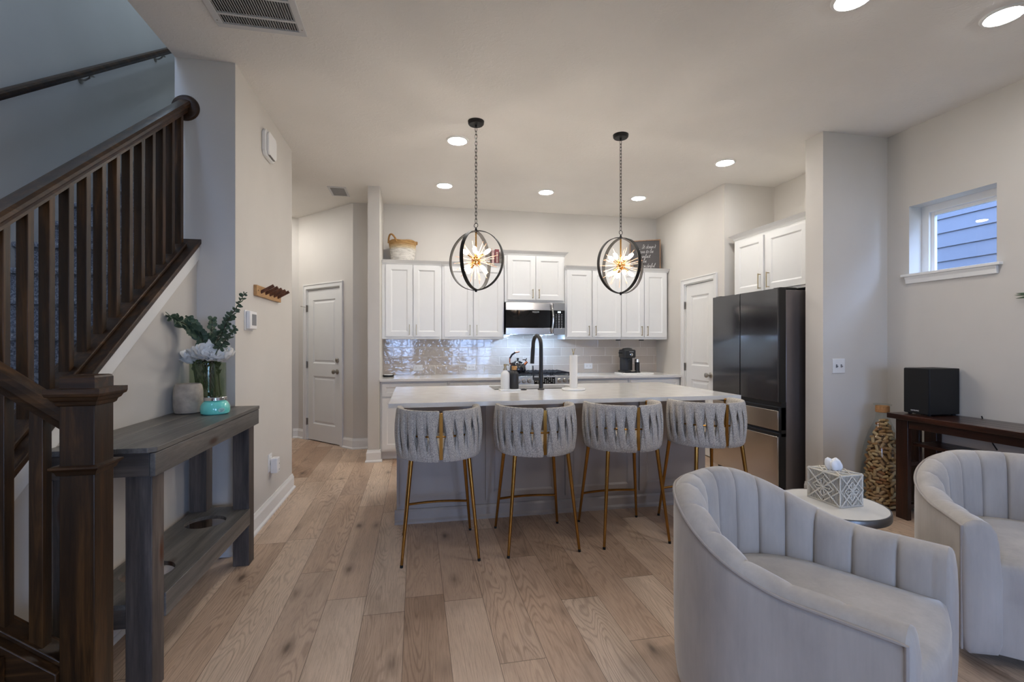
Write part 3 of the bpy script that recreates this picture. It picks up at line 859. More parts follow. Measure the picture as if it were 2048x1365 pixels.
m.prism([(NX0, sz(NX0)), (NX0, sz(NX0) + 0.018), (-1.428, sz(-1.428) + 0.018), (-1.428, sz(-1.428))], 'Y', cyy - 0.032, cyy + 0.032)
obj('cap_board', m, 'dark_wood_x', lr, bevel=0.003)
for i in range(4):
    x = -1.158 - 0.1 * i + 0.012; h = 0.019
    m = MB().add([(x + sx * h, cyy + sy * h, sz(x + sx * h) + 0.01) for sx, sy in ((-1, -1), (1, -1), (1, 1), (-1, 1))] +
                 [(x + sx * h, cyy + sy * h, lz(x + sx * h) - 0.07) for sx, sy in ((-1, -1), (1, -1), (1, 1), (-1, 1))],
                 [(0, 3, 2, 1), (4, 5, 6, 7), (0, 1, 5, 4), (1, 2, 6, 5), (2, 3, 7, 6), (3, 0, 4, 7)])
    obj('baluster', m, 'dark_wood', lr, bevel=0.002)
struct('wall_lower_stair', MB().prism([(NX0, 0), (NX0, sz(NX0) - 0.10), (-1.428, sz(-1.428) - 0.10), (-1.428, 0)], 'Y', cyy - 0.045, cyy + 0.045), 'trim_white')

# wall handrail on the far wall
wh = thing('wall_handrail', 'dark handrail on brackets along the far stair wall', 'handrail', (-2.38, 3.4, 2.8))
HS = 0.735
def hz(y): return 2.815 + HS * (y - 3.351)
pts = [(-2.38, 2.6, hz(2.6)), (-2.38, 6.2, hz(6.2))]
m = MB().add([(-2.385 + p[0] * 0.75, ya, hz(ya) + p[1]) for ya in (2.6, 6.2) for p in prof],
             [tuple(range(12))[::-1], tuple(range(12, 24))] + [(i, (i + 1) % 12, 12 + (i + 1) % 12, 12 + i) for i in range(12)])
obj('hand_rail', m, 'dark_wood_y', wh, ang=25)
for y in (3.15, 4.12, 5.16):
    m = MB().tube([(-2.385, y, hz(y) - 0.06), (-2.39, y, hz(y) - 0.085), (-2.42, y, hz(y) - 0.105), (XF + 0.004, y, hz(y) - 0.105)], 0.007, 8)
    m.at(T(XF, y, hz(y) - 0.105) @ RY(radians(90))).lathe([(0.028, 0), (0.028, 0.004), (0.01, 0.01)], seg=16)
    m.at(Matrix.Identity(4)).box(-2.40, y - 0.03, hz(y) - 0.064, -2.37, y + 0.03, hz(y) - 0.059)
    obj('bracket', m, 'nickel', wh)
# ================================================================== CEILING AND WALL FIXTURES
def recessed(label, x, y, k, CE=CE, mat='lamp_lens'):
    t = thing('recessed_light', label, 'light', (x, y, CE), 0, 'recessed ceiling lights')
    m = MB().lathe([(0.074, -0.004), (0.080, -0.010), (0.092, -0.008), (0.097, 0.0)], (x, y, CE), 40, cap=False)
    obj('trim_ring', m, 'trim_white', t)
    m = MB().lathe([(0.0001, -0.020), (0.035, -0.018), (0.060, -0.011), (0.075, -0.003)], (x, y, CE), 40, cap=False)
    obj('lens', m, mat, t)
recessed('round recessed light in kitchen ceiling above the basket and left wall cabinets', 0.311, 5.285, 0)
recessed('round recessed light in kitchen ceiling above the microwave, between the pendants', 1.466, 5.284, 1)
recessed('round recessed light in kitchen ceiling above the framed script sign', 2.609, 5.283, 2)
recessed('round recessed light in kitchen ceiling in front of the pantry door', 2.911, 4.081, 3)
recessed('large round recessed light at top right corner, above the velvet armchairs', 3.048, 1.956, 4)
recessed('recessed light cut by the top edge of the photo', 2.155, 2.01, 5)
for i, (x, y) in enumerate(((0.35, 4.09), (0.2, 0.6), (0.4, -1.6))):
    recessed(('recessed light in the ceiling left of the island pendants', 'recessed living room light out of the picture, above the camera', 'recessed living room light out of the picture, behind the camera')[i], x, y, 6 + i)

recessed('recessed hall light out of sight around the corner', -1.66, 5.95, 12)
recessed('added recessed hall light, unseen farther round the corner', -2.0, 6.6, 15)  # extra lamp, added to brighten the hall walls
recessed('added landing light, unseen above the stairwell', -1.95, 2.0, 13, 5.7, 'lamp_lens_cool')  # added cool lamp, lifts the dim stairwell wall
recessed('added upstairs light, unseen farther along the stairwell', -1.95, 4.6, 14, 5.7, 'lamp_lens_cool')  # second added cool lamp for the stairwell wall

# return air grille
g = thing('return_air_grille', 'large white return air grille with two louver rows', 'vent', (-0.825, 2.6, CE))
gx0, gx1, gy0, gy1 = -1.053, -0.597, 2.34, 2.862
m = MB(); z0, z1 = CE - 0.012, CE
b = 0.035
ym = gy1 - 0.115
for a in ((gx0, gy0, gx1, gy0 + b), (gx0, gy1 - b, gx1, gy1), (gx0, gy0 + b, gx0 + b, gy1 - b), (gx1 - b, gy0 + b, gx1, gy1 - b)):
    m.box(a[0], a[1], z0, a[2], a[3], z1)
for yy in (ym - 0.008, ym - 0.165):
    m.box(gx0 + b, yy, z0 + 0.001, gx1 - b, yy + 0.016, z1)
obj('frame', m, 'vent_white', g, bevel=0.002)
obj('duct_opening', Bx(gx0 + 0.02, gy0 + 0.02, CE - 0.0015, gx1 - 0.02, gy1 - 0.02, CE - 0.0005), 'dark_slot', g)
m = MB()
n = 30
for i in range(n):
    x = gx0 + b + (gx1 - gx0 - 2 * b) * (i + 0.5) / n
    m.at(T(x, 0, CE - 0.006) @ RY(radians(38))).box(-0.0055, gy0 + b, -0.0006, 0.0055, gy1 - b, 0.0006)
obj('louvers', m, 'vent_white', g, smooth=False)
m = MB()
for yy in (gy1 - 0.06, gy0 + 0.06):
    for xx in (gx0 + 0.016, gx1 - 0.016): m.lathe([(0.004, -0.0135), (0.004, -0.011)], (xx, yy, CE), 8)
obj('screws', m, 'nickel', g)
# small supply register in the hall ceiling
g = thing('supply_register', 'small square ceiling vent in the hall', 'vent', (-0.86, 5.735, CE))
m = MB(); a, c = 0.165, 0.10
for q in ((-a, -c, a, -c + .025), (-a, c - .025, a, c), (-a, -c + .025, -a + .025, c - .025), (a - .025, -c + .025, a, c - .025)):
    m.box(-0.86 + q[1], 5.735 + q[0], CE - 0.008, -0.86 + q[3], 5.735 + q[2], CE)
obj('frame', m, 'vent_white', g)
m = MB()
for i in range(12):
    m.at(T(-0.86, 5.735 - 0.14 + 0.28 * (i + .5) / 12, CE - 0.006) @ RX(radians(40))).box(-0.075, -0.009, -0.0006, 0.075, 0.009, 0.0006)
obj('louvers', m, 'vent_white', g, smooth=False)

# door chime, thermostat, peg rack, outlet on the left wall (facing +X)
ch = thing('door_chime', 'white octagonal door chime high on the left wall', 'chime', (XL, 3.86, 2.78))
def octa(w, h, c): return [(-w + c, -h), (w - c, -h), (w, -h + c), (w, h - c), (w - c, h), (-w + c, h), (-w, h - c), (-w, -h + c)]
m = MB().at(T(0, 3.865, 2.785)).prism(octa(0.118, 0.098, 0.03), 'X', XL, XL + 0.028)
obj('body', m, 'plastic_white', ch, bevel=0.006)
m = MB().at(T(0, 3.865, 2.785)).prism(octa(0.102, 0.084, 0.026), 'X', XL + 0.028, XL + 0.046)
obj('cover', m, 'plastic_white', ch, bevel=0.006)
m = MB()
for i in range(3): m.box(XL + 0.031 + i * 0.005, 3.80, 2.6995, XL + 0.0325 + i * 0.005, 3.93, 2.702)
obj('sound_slots', m, 'dark_slot', ch, smooth=False)
th = thing('thermostat', 'white wall thermostat with grey screen behind the eucalyptus', 'thermostat', (XL, 3.47, 1.46))
obj('base_plate', Bx(XL, 3.39, 1.395, XL + 0.006, 3.55, 1.53), 'plastic_white', th, bevel=0.004)
obj('housing', Bx(XL + 0.006, 3.405, 1.405, XL + 0.032, 3.545, 1.525), 'plastic_white', th, bevel=0.006)
obj('screen', Bx(XL + 0.032, 3.44, 1.43, XL + 0.0325, 3.53, 1.505), 'plastic_grey', th)
pr = thing('peg_rack', 'light wood wall rack with five dark slanted pegs', 'peg rack', (XL, 3.9, 1.68))
obj('board', Bx(XL, 3.573, 1.642, XL + 0.022, 4.175, 1.716), 'oak_peg', pr, bevel=0.002)
for i in range(5):
    y = 3.665 + 0.104 * i
    m = MB().cyl((XL + 0.018, y, 1.672), (XL + 0.105, y, 1.722), 0.0115, seg=12)
    obj('peg', m, 'walnut_peg', pr)
m = MB()
for y in (3.60, 4.15): m.at(T(XL + 0.022, y, 1.68) @ RY(radians(90))).lathe([(0.005, 0), (0.005, 0.001)], seg=10)
obj('screw_holes', m, 'dark_slot', pr)
ol = thing('wall_outlet', 'white outlet low on the left wall behind the plug-in', 'outlet', (XL, 3.96, 0.40))
obj('cover_plate', Bx(XL, 3.90, 0.33, XL + 0.006, 3.985, 0.465), 'plastic_white', ol, bevel=0.002)
m = MB()
for z in (0.36, 0.425): m.box(XL + 0.006, 3.92, z - 0.017, XL + 0.0085, 3.965, z + 0.017)
obj('sockets', m, 'trim_white', ol)
pl = thing('plug_in_adapter', 'white plug-in adapter on the low left wall outlet', 'adapter', (XL + 0.01, 3.98, 0.38))
obj('body', Bx(XL + 0.0085, 3.93, 0.315, XL + 0.058, 4.005, 0.43), 'plastic_white', pl, bevel=0.006)
m = MB()
for z in (0.335, 0.38): m.at(T(XL + 0.058, 3.985, z) @ RY(radians(90))).lathe([(0.004, 0), (0.004, 0.001)], seg=8)
obj('ports', m, 'dark_slot', pl)
ds = thing('door_stop', 'metal spring door stop with white tip at baseboard corner', 'door stop', (XL + 0.01, YLE + 0.03, 0.075))
bp = [(XL - 0.01, YLE + 0.015, 0.075), (XL - 0.01, YLE + 0.03, 0.075)]
m = MB().tube([(XL - 0.02 + 0.004 * cos(a * 1.9), YLE + 0.016 + 0.0018 * a, 0.075 + 0.004 * sin(a * 1.9)) for a in range(40)], 0.0016, 5)
m2 = m
obj('spring', m, 'nickel', ds)
obj('tip', MB().at(T(XL - 0.02, YLE + 0.086, 0.075) @ RX(radians(-90))).lathe([(0.007, 0), (0.008, 0.006), (0.006, 0.014), (0.0001, 0.015)], seg=12), 'plastic_white', ds)
ds.rotation_euler = (0, 0, 0)

def plate(name, label, cat, x, y, z, w, h, kind, group=None):
    t = thing(name, label, cat, (x, y, z), 0, group)
    obj('cover_plate', Bx(x - w / 2, y - 0.006, z - h / 2, x + w / 2, y, z + h / 2), 'plastic_white', t, bevel=0.002)
    if kind == 'outlet':
        for s in (-1, 1):
            m = MB().box(x + s * 0.024 - 0.017, y - 0.008, z - 0.014, x + s * 0.024 + 0.017, y - 0.006, z + 0.014)
            so = obj('socket', m, 'trim_white', t, bevel=0.004)
            m = MB()
            for q in (-0.006, 0.006): m.box(x + s * 0.024 - 0.004, y - 0.0085, z + q - 0.0012, x + s * 0.024 + 0.004, y - 0.008, z + q + 0.0012)
            m.box(x + s * 0.024 + 0.007, y - 0.0085, z - 0.002, x + s * 0.024 + 0.011, y - 0.008, z + 0.002)
            obj('slots', m, 'dark_slot', so)
    else:
        for s in (-1, 1):
            m = MB().box(x + s * 0.023 - 0.006, y - 0.008, z - 0.013, x + s * 0.023 + 0.006, y - 0.006, z + 0.013)
            m.at(T(x + s * 0.023, y - 0.006, z) @ RX(radians(25))).box(-0.0045, -0.012, -0.005, 0.0045, 0, 0.005)
            obj('toggle', m, 'plastic_grey', t)
    return t
BY = YB - 0.012
plate('tile_outlet', 'white outlet in the tile under the left wall cabinet', 'outlet', 0.029, BY, 1.002, 0.115, 0.074, 'outlet', 'backsplash outlets')
plate('tile_outlet', 'white outlet in the tile left of the kettle', 'outlet', 0.698, BY, 1.002, 0.115, 0.074, 'outlet', 'backsplash outlets')
plate('tile_outlet', 'white outlet in the tile right of the paper towel', 'outlet', 2.289, BY, 1.002, 0.115, 0.074, 'outlet', 'backsplash outlets')
plate('light_switch', 'white double light switch plate beside the refrigerator', 'switch', 3.415, 3.32, 1.124, 0.118, 0.118, 'switch')

# ================================================================== KITCHEN CABINETS
def pull(name, M, x, z, L, parent, vertical=True, mat='champagne'):
    """bar handle in local face coords (y=0 is door face, toward -y)"""
    m = MB().at(M)
    if vertical:
        m.box(x - 0.004, -0.034, z, x + 0.004, -0.026, z + L)
        for q in (z + 0.004, z + L - 0.012): m.box(x - 0.004, -0.026, q, x + 0.004, 0, q + 0.008)
    else:
        m.box(x, -0.034, z - 0.004, x + L, -0.026, z + 0.004)
        for q in (x + 0.004, x + L - 0.012): m.box(q, -0.026, z - 0.004, q + 0.008, 0, z + 0.004)
    return obj(name, m, mat, parent, bevel=0.0015)

def crown(m, x0, x1, z, d, proj=0.045, h=0.055, left=True, right=True):
    """crown moulding on the top front of a box: x0..x1, front at y=0, depth d"""
    pf = [(0, 0), (0.006, 0.006), (0.012, 0.022), (0.028, 0.038), (proj - 0.006, h - 0.008), (proj, h)]
    rows = []
    for o, dz in pf:
        a = x0 - (o if left else 0); b = x1 + (o if right else 0)
        rows.append([(a, d, z + dz), (a, -o, z + dz), (b, -o, z + dz), (b, d, z + dz)])
    m.grid(rows)
    a = x0 - (proj if left else 0); b = x1 + (proj if right else 0)
    m.add([(a, d, z + h), (a, -proj, z + h), (b, -proj, z + h), (b, d, z + h)], [(0, 1, 2, 3)])
    m.add([(x0, d, z), (x0, 0, z), (x1, 0, z), (x1, d, z)], [(3, 2, 1, 0)])

def wall_cabinet(label, M, w, d, z0, z1, dz0, dz1, gaps, group, crown_kw, handle_gap=0.035, hl=0.125, mat='cabinet_white'):
    """face-frame cabinet; local: x 0..w, frame front y=0, body to y=d; doors overlay; gaps = [(x0,x1),(x0,x1)]"""
    t = thing('wall_cabinet', label, 'cabinet', M @ Vector((0, 0, z0)), 0, group)
    m = MB().at(M); m.box(0, 0, z0, w, d, z1)
    obj('carcass', m, mat, t, bevel=0.002)
    m = MB().at(M); crown(m, 0, w, z1 - 0.012, d, **crown_kw)
    obj('crown_moulding', m, mat, t, smooth=False)
    for i, (a, b) in enumerate(gaps):
        DMx = M @ T(a, -0.001, dz0)
        s = slab(MB().at(DMx), b - a, dz1 - dz0, 0.019, [(0.058, 0.058, b - a - 0.058, dz1 - dz0 - 0.058)], dep=0.008, slope=0.014)
        dr = obj('door', s, mat, t, smooth=False)
        hx = b - handle_gap if i == 0 else a + handle_gap
        pull('handle', M @ T(0, -0.020, 0), hx, dz0 + 0.018, hl, dr)
    return t
YC = 5.80
def cabM(x): return T(x, YC, 0)
G = 'white wall cabinets over the counter'
wall_cabinet('white wall cabinet under the basket, against the pier', cabM(-0.388), 0.695, YB - YC - 0.003, 1.36, 2.25, 1.390, 2.240, [(0.045, 0.352), (0.362, 0.672)], G, dict(left=False, right=False))
wall_cabinet('white wall cabinet under the books, left of the microwave', cabM(0.310), 0.760, YB - YC - 0.003, 1.36, 2.25, 1.390, 2.240, [(0.030, 0.372), (0.384, 0.744)], G, dict(left=False, right=False))
wall_cabinet('short white wall cabinet right above the microwave', cabM(1.078), 0.772, YB - YC - 0.003, 1.822, 2.415, 1.850, 2.400, [(0.035, 0.387), (0.397, 0.749)], G, dict(left=True, right=True), hl=0.115)
wall_cabinet('white wall cabinet right of the microwave', cabM(1.858), 0.752, YB - YC - 0.003, 1.36, 2.25, 1.390, 2.240, [(0.022, 0.346), (0.366, 0.748)], G, dict(left=False, right=False))
wall_cabinet('white wall cabinet under the framed sign, above the coffee machine', cabM(2.614), 0.660, YB - YC - 0.003, 1.36, 2.25, 1.390, 2.240, [(0.008, 0.316), (0.328, 0.640)], G, dict(left=False, right=True))
# cabinet over the refrigerator, facing -X
FM = Matrix(((0, 1, 0, 3.345), (-1, 0, 0, 4.53), (0, 0, 1, 0), (0, 0, 0, 1)))
wall_cabinet('white cabinet with two doors above the black refrigerator', FM, 1.028, XR - 3.345 - 0.002, 1.803, 2.41, 1.828, 2.372, [(0.045, 0.452), (0.497, 0.985)], None, dict(left=True, right=False), hl=0.15)

# base cabinets and counters
def base_cabinet(label, x0, x1, units, group):
    t = thing('base_cabinet', label, 'cabinet', (x0, 5.50, 0), 0, group)
    m = MB(); m.box(x0, 5.50, 0.10, x1, YB - 0.014, 0.884); m.box(x0, 5.57, 0.0, x1, YB - 0.014, 0.10)
    obj('carcass', m, 'cabinet_white', t, bevel=0.002)
    w = (x1 - x0) / units
    for i in range(units):
        a = x0 + w * i + 0.022; b = x0 + w * (i + 1) - 0.022
        s = slab(MB().at(T(a, 5.499, 0.715)), b - a, 0.142, 0.019, [(0.038, 0.038, b - a - 0.038, 0.104)], dep=0.007, slope=0.012)
        dr = obj('drawer', s, 'cabinet_white', t, smooth=False)
        pull('handle', T(0, 5.48, 0), (a + b) / 2 - 0.0625, 0.786, 0.125, dr, False)
        c = (a + b) / 2
        for q, (p0, p1) in enumerate(((a, c - 0.003), (c + 0.003, b))):
            s = slab(MB().at(T(p0, 5.499, 0.125)), p1 - p0, 0.565, 0.019, [(0.052, 0.052, p1 - p0 - 0.052, 0.513)], dep=0.007, slope=0.012)
            dr = obj('door', s, 'cabinet_white', t, smooth=False)
            pull('handle', T(0, 5.48, 0), (p1 - 0.03) if q == 0 else (p0 + 0.03), 0.545, 0.125, dr)
G = 'white base cabinets along the back wall'
base_cabinet('white base cabinet left of the range, against the pier', -0.388, 0.362, 1, G)
base_cabinet('white base cabinet directly left of the range', 0.364, 1.105, 1, G)
base_cabinet('white base cabinet directly right of the range', 1.872, 2.58, 1, G)
base_cabinet('white base cabinet beneath the coffee machine', 2.582, 3.285, 1, G)
o = obj('worktop', Bx(-0.392, 5.44, 0.884, 1.107, BY, 0.914), 'quartz', bevel=0.003); tag(o, 'white quartz worktop left of the range', 'worktop', 'back wall worktops')
o = obj('worktop', Bx(1.871, 5.44, 0.884, 3.288, BY, 0.914), 'quartz', bevel=0.003); tag(o, 'white quartz worktop right of the range under the coffee machine', 'worktop', 'back wall worktops')

# ---- range
rg = thing('gas_range', 'stainless gas range under the microwave with black grates', 'range', (1.489, 5.45, 0))
RX0, RX1 = 1.112, 1.866
obj('body', Bx(RX0, 5.47, 0.02, RX1, 6.11, 0.90), 'stainless', rg, bevel=0.003)
m = MB().prism([(5.47, 0.80), (5.415, 0.815), (5.43, 0.925), (5.50, 0.925), (5.50, 0.80)], 'X', RX0, RX1)
cp = obj('control_panel', m, 'stainless', rg, bevel=0.003)
PT = T(0, 5.4225, 0.87) @ RX(radians(-7.5))
obj('display', MB().at(PT).box(1.36, -0.003, -0.038, 1.615, 0.004, 0.038), 'black_glass', cp)
m = MB().at(PT)
for i in range(10):
    for k in range(4):
        if (i * 7 + k * 3) % 4: m.box(1.375 + i * 0.024, -0.0036, -0.028 + k * 0.018, 1.384 + i * 0.024, -0.003, -0.023 + k * 0.018)
obj('touch_keys', m, 'plastic_white', cp)
for x in (1.17, 1.235, 1.302, 1.668, 1.735, 1.802):
    m = MB().at(PT @ T(x, 0, 0) @ RX(radians(90))).lathe([(0.027, 0), (0.027, 0.006), (0.022, 0.01), (0.020, 0.028), (0.017, 0.031), (0.0001, 0.031)], seg=20)
    m.at(PT @ T(x, 0, 0)).box(-0.004, -0.040, -0.019, 0.004, -0.028, 0.019)
    obj('knob', m, 'nickel', cp)
obj('cooktop', Bx(RX0 + 0.01, 5.50, 0.90, RX1 - 0.01, 6.08, 0.925), 'cast_iron', rg, bevel=0.004)
for q in range(3):
    x0 = RX0 + 0.03 + q * 0.232; x1 = x0 + 0.222
    m = MB()
    for i in range(5):
        x = x0 + (x1 - x0 - 0.012) * i / 4; m.box(x, 5.52, 0.945, x + 0.012, 6.05, 0.962)
    for y in (5.52, 5.65, 5.78, 5.91, 6.038): m.box(x0, y, 0.943, x1, y + 0.012, 0.958)
    for x in (x0, x1 - 0.012):
        for y in (5.52, 6.038): m.box(x, y, 0.92, x + 0.012, y + 0.012, 0.95)
    obj('grate', m, 'cast_iron', rg, smooth=False)
obj('oven_door', Bx(RX0 + 0.004, 5.44, 0.16, RX1 - 0.004, 5.47, 0.785), 'stainless', rg, bevel=0.004)
m = MB().tube([(RX0 + 0.05, 5.44, 0.74), (RX0 + 0.05, 5.395, 0.74), (RX1 - 0.05, 5.395, 0.74), (RX1 - 0.05, 5.44, 0.74)], 0.011, 10)
obj('oven_handle', m, 'chrome', rg)

# ---- microwave
mw = thing('microwave', 'stainless over-the-range microwave with black glass door', 'microwave', (1.46, 5.73, 1.41))
MX0, MX1, MZ0, MZ1, MY = 1.083, 1.836, 1.418, 1.815, 5.735
obj('housing', Bx(MX0 + 0.004, MY + 0.03, MZ0 + 0.006, MX1 - 0.004, YB - 0.014, MZ1 + 0.004), 'matte_black', mw)
m = MB(); m.box(MX0, MY, MZ1 - 0.095, 1.684, MY + 0.03, MZ1); m.box(MX0, MY, MZ0, 1.684, MY + 0.03, MZ0 + 0.082)
dr = obj('door', m, 'stainless', mw, bevel=0.003)
obj('door_glass', Bx(MX0, MY + 0.003, MZ0 + 0.082, 1.684, MY + 0.03, MZ1 - 0.095), 'black_glass', dr)
obj('window_mesh', Bx(MX0 + 0.09, MY + 0.0024, MZ0 + 0.115, 1.60, MY + 0.003, MZ1 - 0.16), 'door_mesh', dr)
m = MB(); m.box(1.688, MY, MZ1 - 0.095, MX1, MY + 0.03, MZ1); m.box(1.688, MY, MZ0, MX1, MY + 0.03, MZ0 + 0.082)
pn = obj('control_panel', m, 'stainless', mw, bevel=0.003)
obj('keypad', Bx(1.688, MY + 0.003, MZ0 + 0.082, MX1, MY + 0.03, MZ1 - 0.095), 'black_glass', pn)
obj('clock', Bx(1.745, MY + 0.002, 1.690, 1.782, MY + 0.003, 1.710), 'display_glow', pn)
m = MB()
for i in range(3):
    for k in range(9):
        x = 1.724 + 0.036 * i; z = 1.668 - 0.0205 * k; ww = 0.003 + 0.003 * ((i * 5 + k * 3) % 3)
        m.box(x - ww, MY + 0.0022, z - 0.0026, x + ww, MY + 0.003, z + 0.0026)
obj('keys', m, 'plastic_white', pn)
text('lettering', 'FRIGIDAIRE', 0.017, (1.46, MY + 0.002, 1.698), (pi / 2, 0, 0), 'plastic_white', dr)
text('lettering', 'GALLERY', 0.010, (1.46, MY + 0.002, 1.684), (pi / 2, 0, 0), 'plastic_grey', dr)
hp = [(1.655, MY, 1.795), (1.657, MY - 0.03, 1.785)] + [(1.657 + 0.014 * sin(pi * i / 8), MY - 0.034 - 0.014 * sin(pi * i / 8), 1.78 - 0.32 * i / 8) for i in range(9)] + [(1.657, MY - 0.03, 1.45), (1.655, MY, 1.44)]
obj('handle', MB().tube(hp, 0.011, 10), 'chrome', dr)
m = MB()
for x in (1.21, 1.66): m.box(x - 0.05, MY + 0.10, MZ0 + 0.002, x + 0.05, MY + 0.14, MZ0 + 0.006)
obj('hood_lamp', m, 'hood_lamp', mw)

# ---- refrigerator (front faces -X)
fr = thing('refrigerator', 'black four-door refrigerator with brushed steel lower drawers', 'refrigerator', (3.06, 4.02, 0))
FX, FY0, FY1 = 3.06, 3.575, 4.495
ym = 4.065
obj('cabinet_body', Bx(FX + 0.085, FY0 + 0.004, 0.03, XR - 0.03, FY1 - 0.004, 1.775), 'fridge_side', fr, bevel=0.004)
obj('hinge_cover', MB().box(FX + 0.03, FY0 + 0.01, 1.776, FX + 0.2, FY0 + 0.09, 1.798).box(FX + 0.03, FY1 - 0.09, 1.776, FX + 0.2, FY1 - 0.01, 1.798), 'black_trim', fr, bevel=0.004)
for a, b in ((FY0, ym - 0.003), (ym + 0.003, FY1)):
    dr = obj('door', Bx(FX + 0.012, a, 0.80, FX + 0.082, b, 1.79), 'black_trim', fr, bevel=0.003)
    obj('front_panel', Bx(FX, a + 0.002, 0.802, FX + 0.012, b - 0.002, 1.788), 'fridge_black', dr, bevel=0.002)
for z0, z1, nm in ((0.555, 0.725, 'drawer'), (0.06, 0.500, 'freezer_drawer')):
    dr = obj(nm, Bx(FX + 0.012, FY0, z0, FX + 0.082, FY1, z1 + 0.03), 'black_trim', fr, bevel=0.003)
    obj('front_panel', Bx(FX, FY0 + 0.002, z0, FX + 0.012, FY1 - 0.002, z1), 'stainless_fridge', dr, bevel=0.002)
obj('grip_channel', MB().box(FX + 0.035, FY0, 0.50, FX + 0.084, FY1, 0.80), 'black_trim', fr)
obj('kick_plate', Bx(FX + 0.05, FY0 + 0.02, 0.0, FX + 0.3, FY1 - 0.02, 0.055), 'black_trim', fr)

# ---- island
isl = thing('kitchen_island', 'greige paneled kitchen island behind the bar stools', 'island', (1.1, 3.55, 0))
IX0, IX1, IY0, IY1 = -0.135, 2.355, 3.565, 4.40
# body with a well for the sink
SX0, SX1, SY0, SY1 = 0.66, 1.40, 4.005, 4.375
m = MB().box(IX0, IY0, 0.0, IX1, 3.95, 0.884).box(IX0, 3.95, 0, IX1, IY1, 0.62)
m.box(IX0, 3.95, 0.62, SX0 - 0.05, IY1, 0.884).box(SX1 + 0.05, 3.95, 0.62, IX1, IY1, 0.884)
obj('body', m, 'island_paint', isl)
pw = (IX1 - IX0) / 4
for i, (a, b) in enumerate(((-0.112, 0.478), (0.516, 1.098), (1.140, 1.722), (1.762, 2.345))):
    s = slab(MB().at(T(a, IY0, 0.13)), b - a, 0.735, 0.019, [(0.06, 0.06, b - a - 0.06, 0.675)], dep=0.008, slope=0.014)
    obj('panel', s, 'island_paint', isl, smooth=False)
m = MB().prism([(IY0, 0), (IY0 - 0.036, 0), (IY0 - 0.036, 0.016), (IY0 - 0.024, 0.026), (IY0 - 0.020, 0.03), (IY0 - 0.020, 0.082), (IY0 - 0.010, 0.098), (IY0, 0.10)], 'X', IX0 - 0.014, IX1)
obj('base_moulding', m, 'island_paint', isl, smooth=False)
o = thing('island_countertop', 'white quartz island countertop', 'countertop', (1.13, 3.85, 0.9))
CX0, CX1, CY0, CY1 = -0.175, 2.438, 3.225, 4.465
m = MB()
m.box(CX0, CY0, 0.884, CX1, SY0, 0.914); m.box(CX0, SY1, 0.884, CX1, CY1, 0.914)
m.box(CX0, SY0, 0.884, SX0, SY1, 0.914); m.box(SX1, SY0, 0.884, CX1, SY1, 0.914)
obj('slab', m, 'quartz', o, smooth=False)
sk = thing('undermount_sink', 'steel sink set into the island behind the faucet', 'sink', (1.03, 4.19, 0.7))
m = MB()
e = 0.004
m.box(SX0 - e, SY0 - e, 0.66, SX1 + e, SY1 + e, 0.664)
m.box(SX0 - e, SY0 - e, 0.664, SX0, SY1 + e, 0.883); m.box(SX1, SY0 - e, 0.664, SX1 + e, SY1 + e, 0.883)
m.box(SX0, SY0 - e, 0.664, SX1, SY0, 0.883); m.box(SX0, SY1, 0.664, SX1, SY1 + e, 0.883)
obj('basin', m, 'stainless', sk, smooth=False)
obj('drain', MB().lathe([(0.045, 0.664), (0.045, 0.667), (0.03, 0.666), (0.0001, 0.666)], (1.03, 4.19, 0), 20), 'chrome', sk)
# ================================================================== ON THE ISLAND
fa = thing('faucet', 'matte black gooseneck faucet on the island', 'faucet', (1.049, 3.94, 0.914))
m = MB().lathe([(0.029, 0), (0.029, 0.005), (0.024, 0.012), (0.019, 0.016), (0.019, 0.13), (0.0165, 0.14)], (1.049, 3.94, 0.914), 24)
obj('base', m, 'matte_black', fa)
hx, hy = -0.022, 0.190
pts = [(1.049, 3.94, 1.04), (1.049, 3.94, 1.20), (1.049, 3.94, 1.285)]
for i in range(1, 13):
    a = pi * i / 12
    k = (1 - cos(a)) / 2
    pts.append((1.049 + hx * k, 3.94 + hy * k, 1.285 + 0.093 * sin(a)))
obj('spout', MB().tube(pts, 0.0165, 16), 'matte_black', fa)
e = Vector(pts[-1])
obj('spray_head', MB().tube([e, e + Vector((-0.002, 0.006, -0.05)), e + Vector((-0.006, 0.014, -0.155))], [0.0168, 0.0185, 0.0185], 16), 'matte_black', fa)
m = MB().cyl((1.049, 3.94, 1.005), (0.984, 3.945, 1.005), 0.015, seg=14); m.tube([(0.984, 3.945, 1.0), (0.982, 3.945, 1.05), (0.979, 3.945, 1.12)], [0.007, 0.0055, 0.005], 10)
obj('lever', m, 'matte_black', fa)
o = obj('air_switch', MB().lathe([(0.024, 0), (0.024, 0.006), (0.019, 0.009), (0.017, 0.012), (0.0001, 0.012)], seg=20), 'matte_black', base=(0.90, 3.945, 0.914)); tag(o, 'small round black push button between soap tray and faucet', 'button')
o = obj('soap_tray', MB().prism([(-0.085, -0.048), (0.085, -0.048), (0.085, 0.048), (-0.085, 0.048)], 'Z', 0.0, 0.014), 'marble_white', base=(0.772, 3.925, 0.914), bevel=0.004); tag(o, 'thin white marble tray under two soap bottles', 'tray')
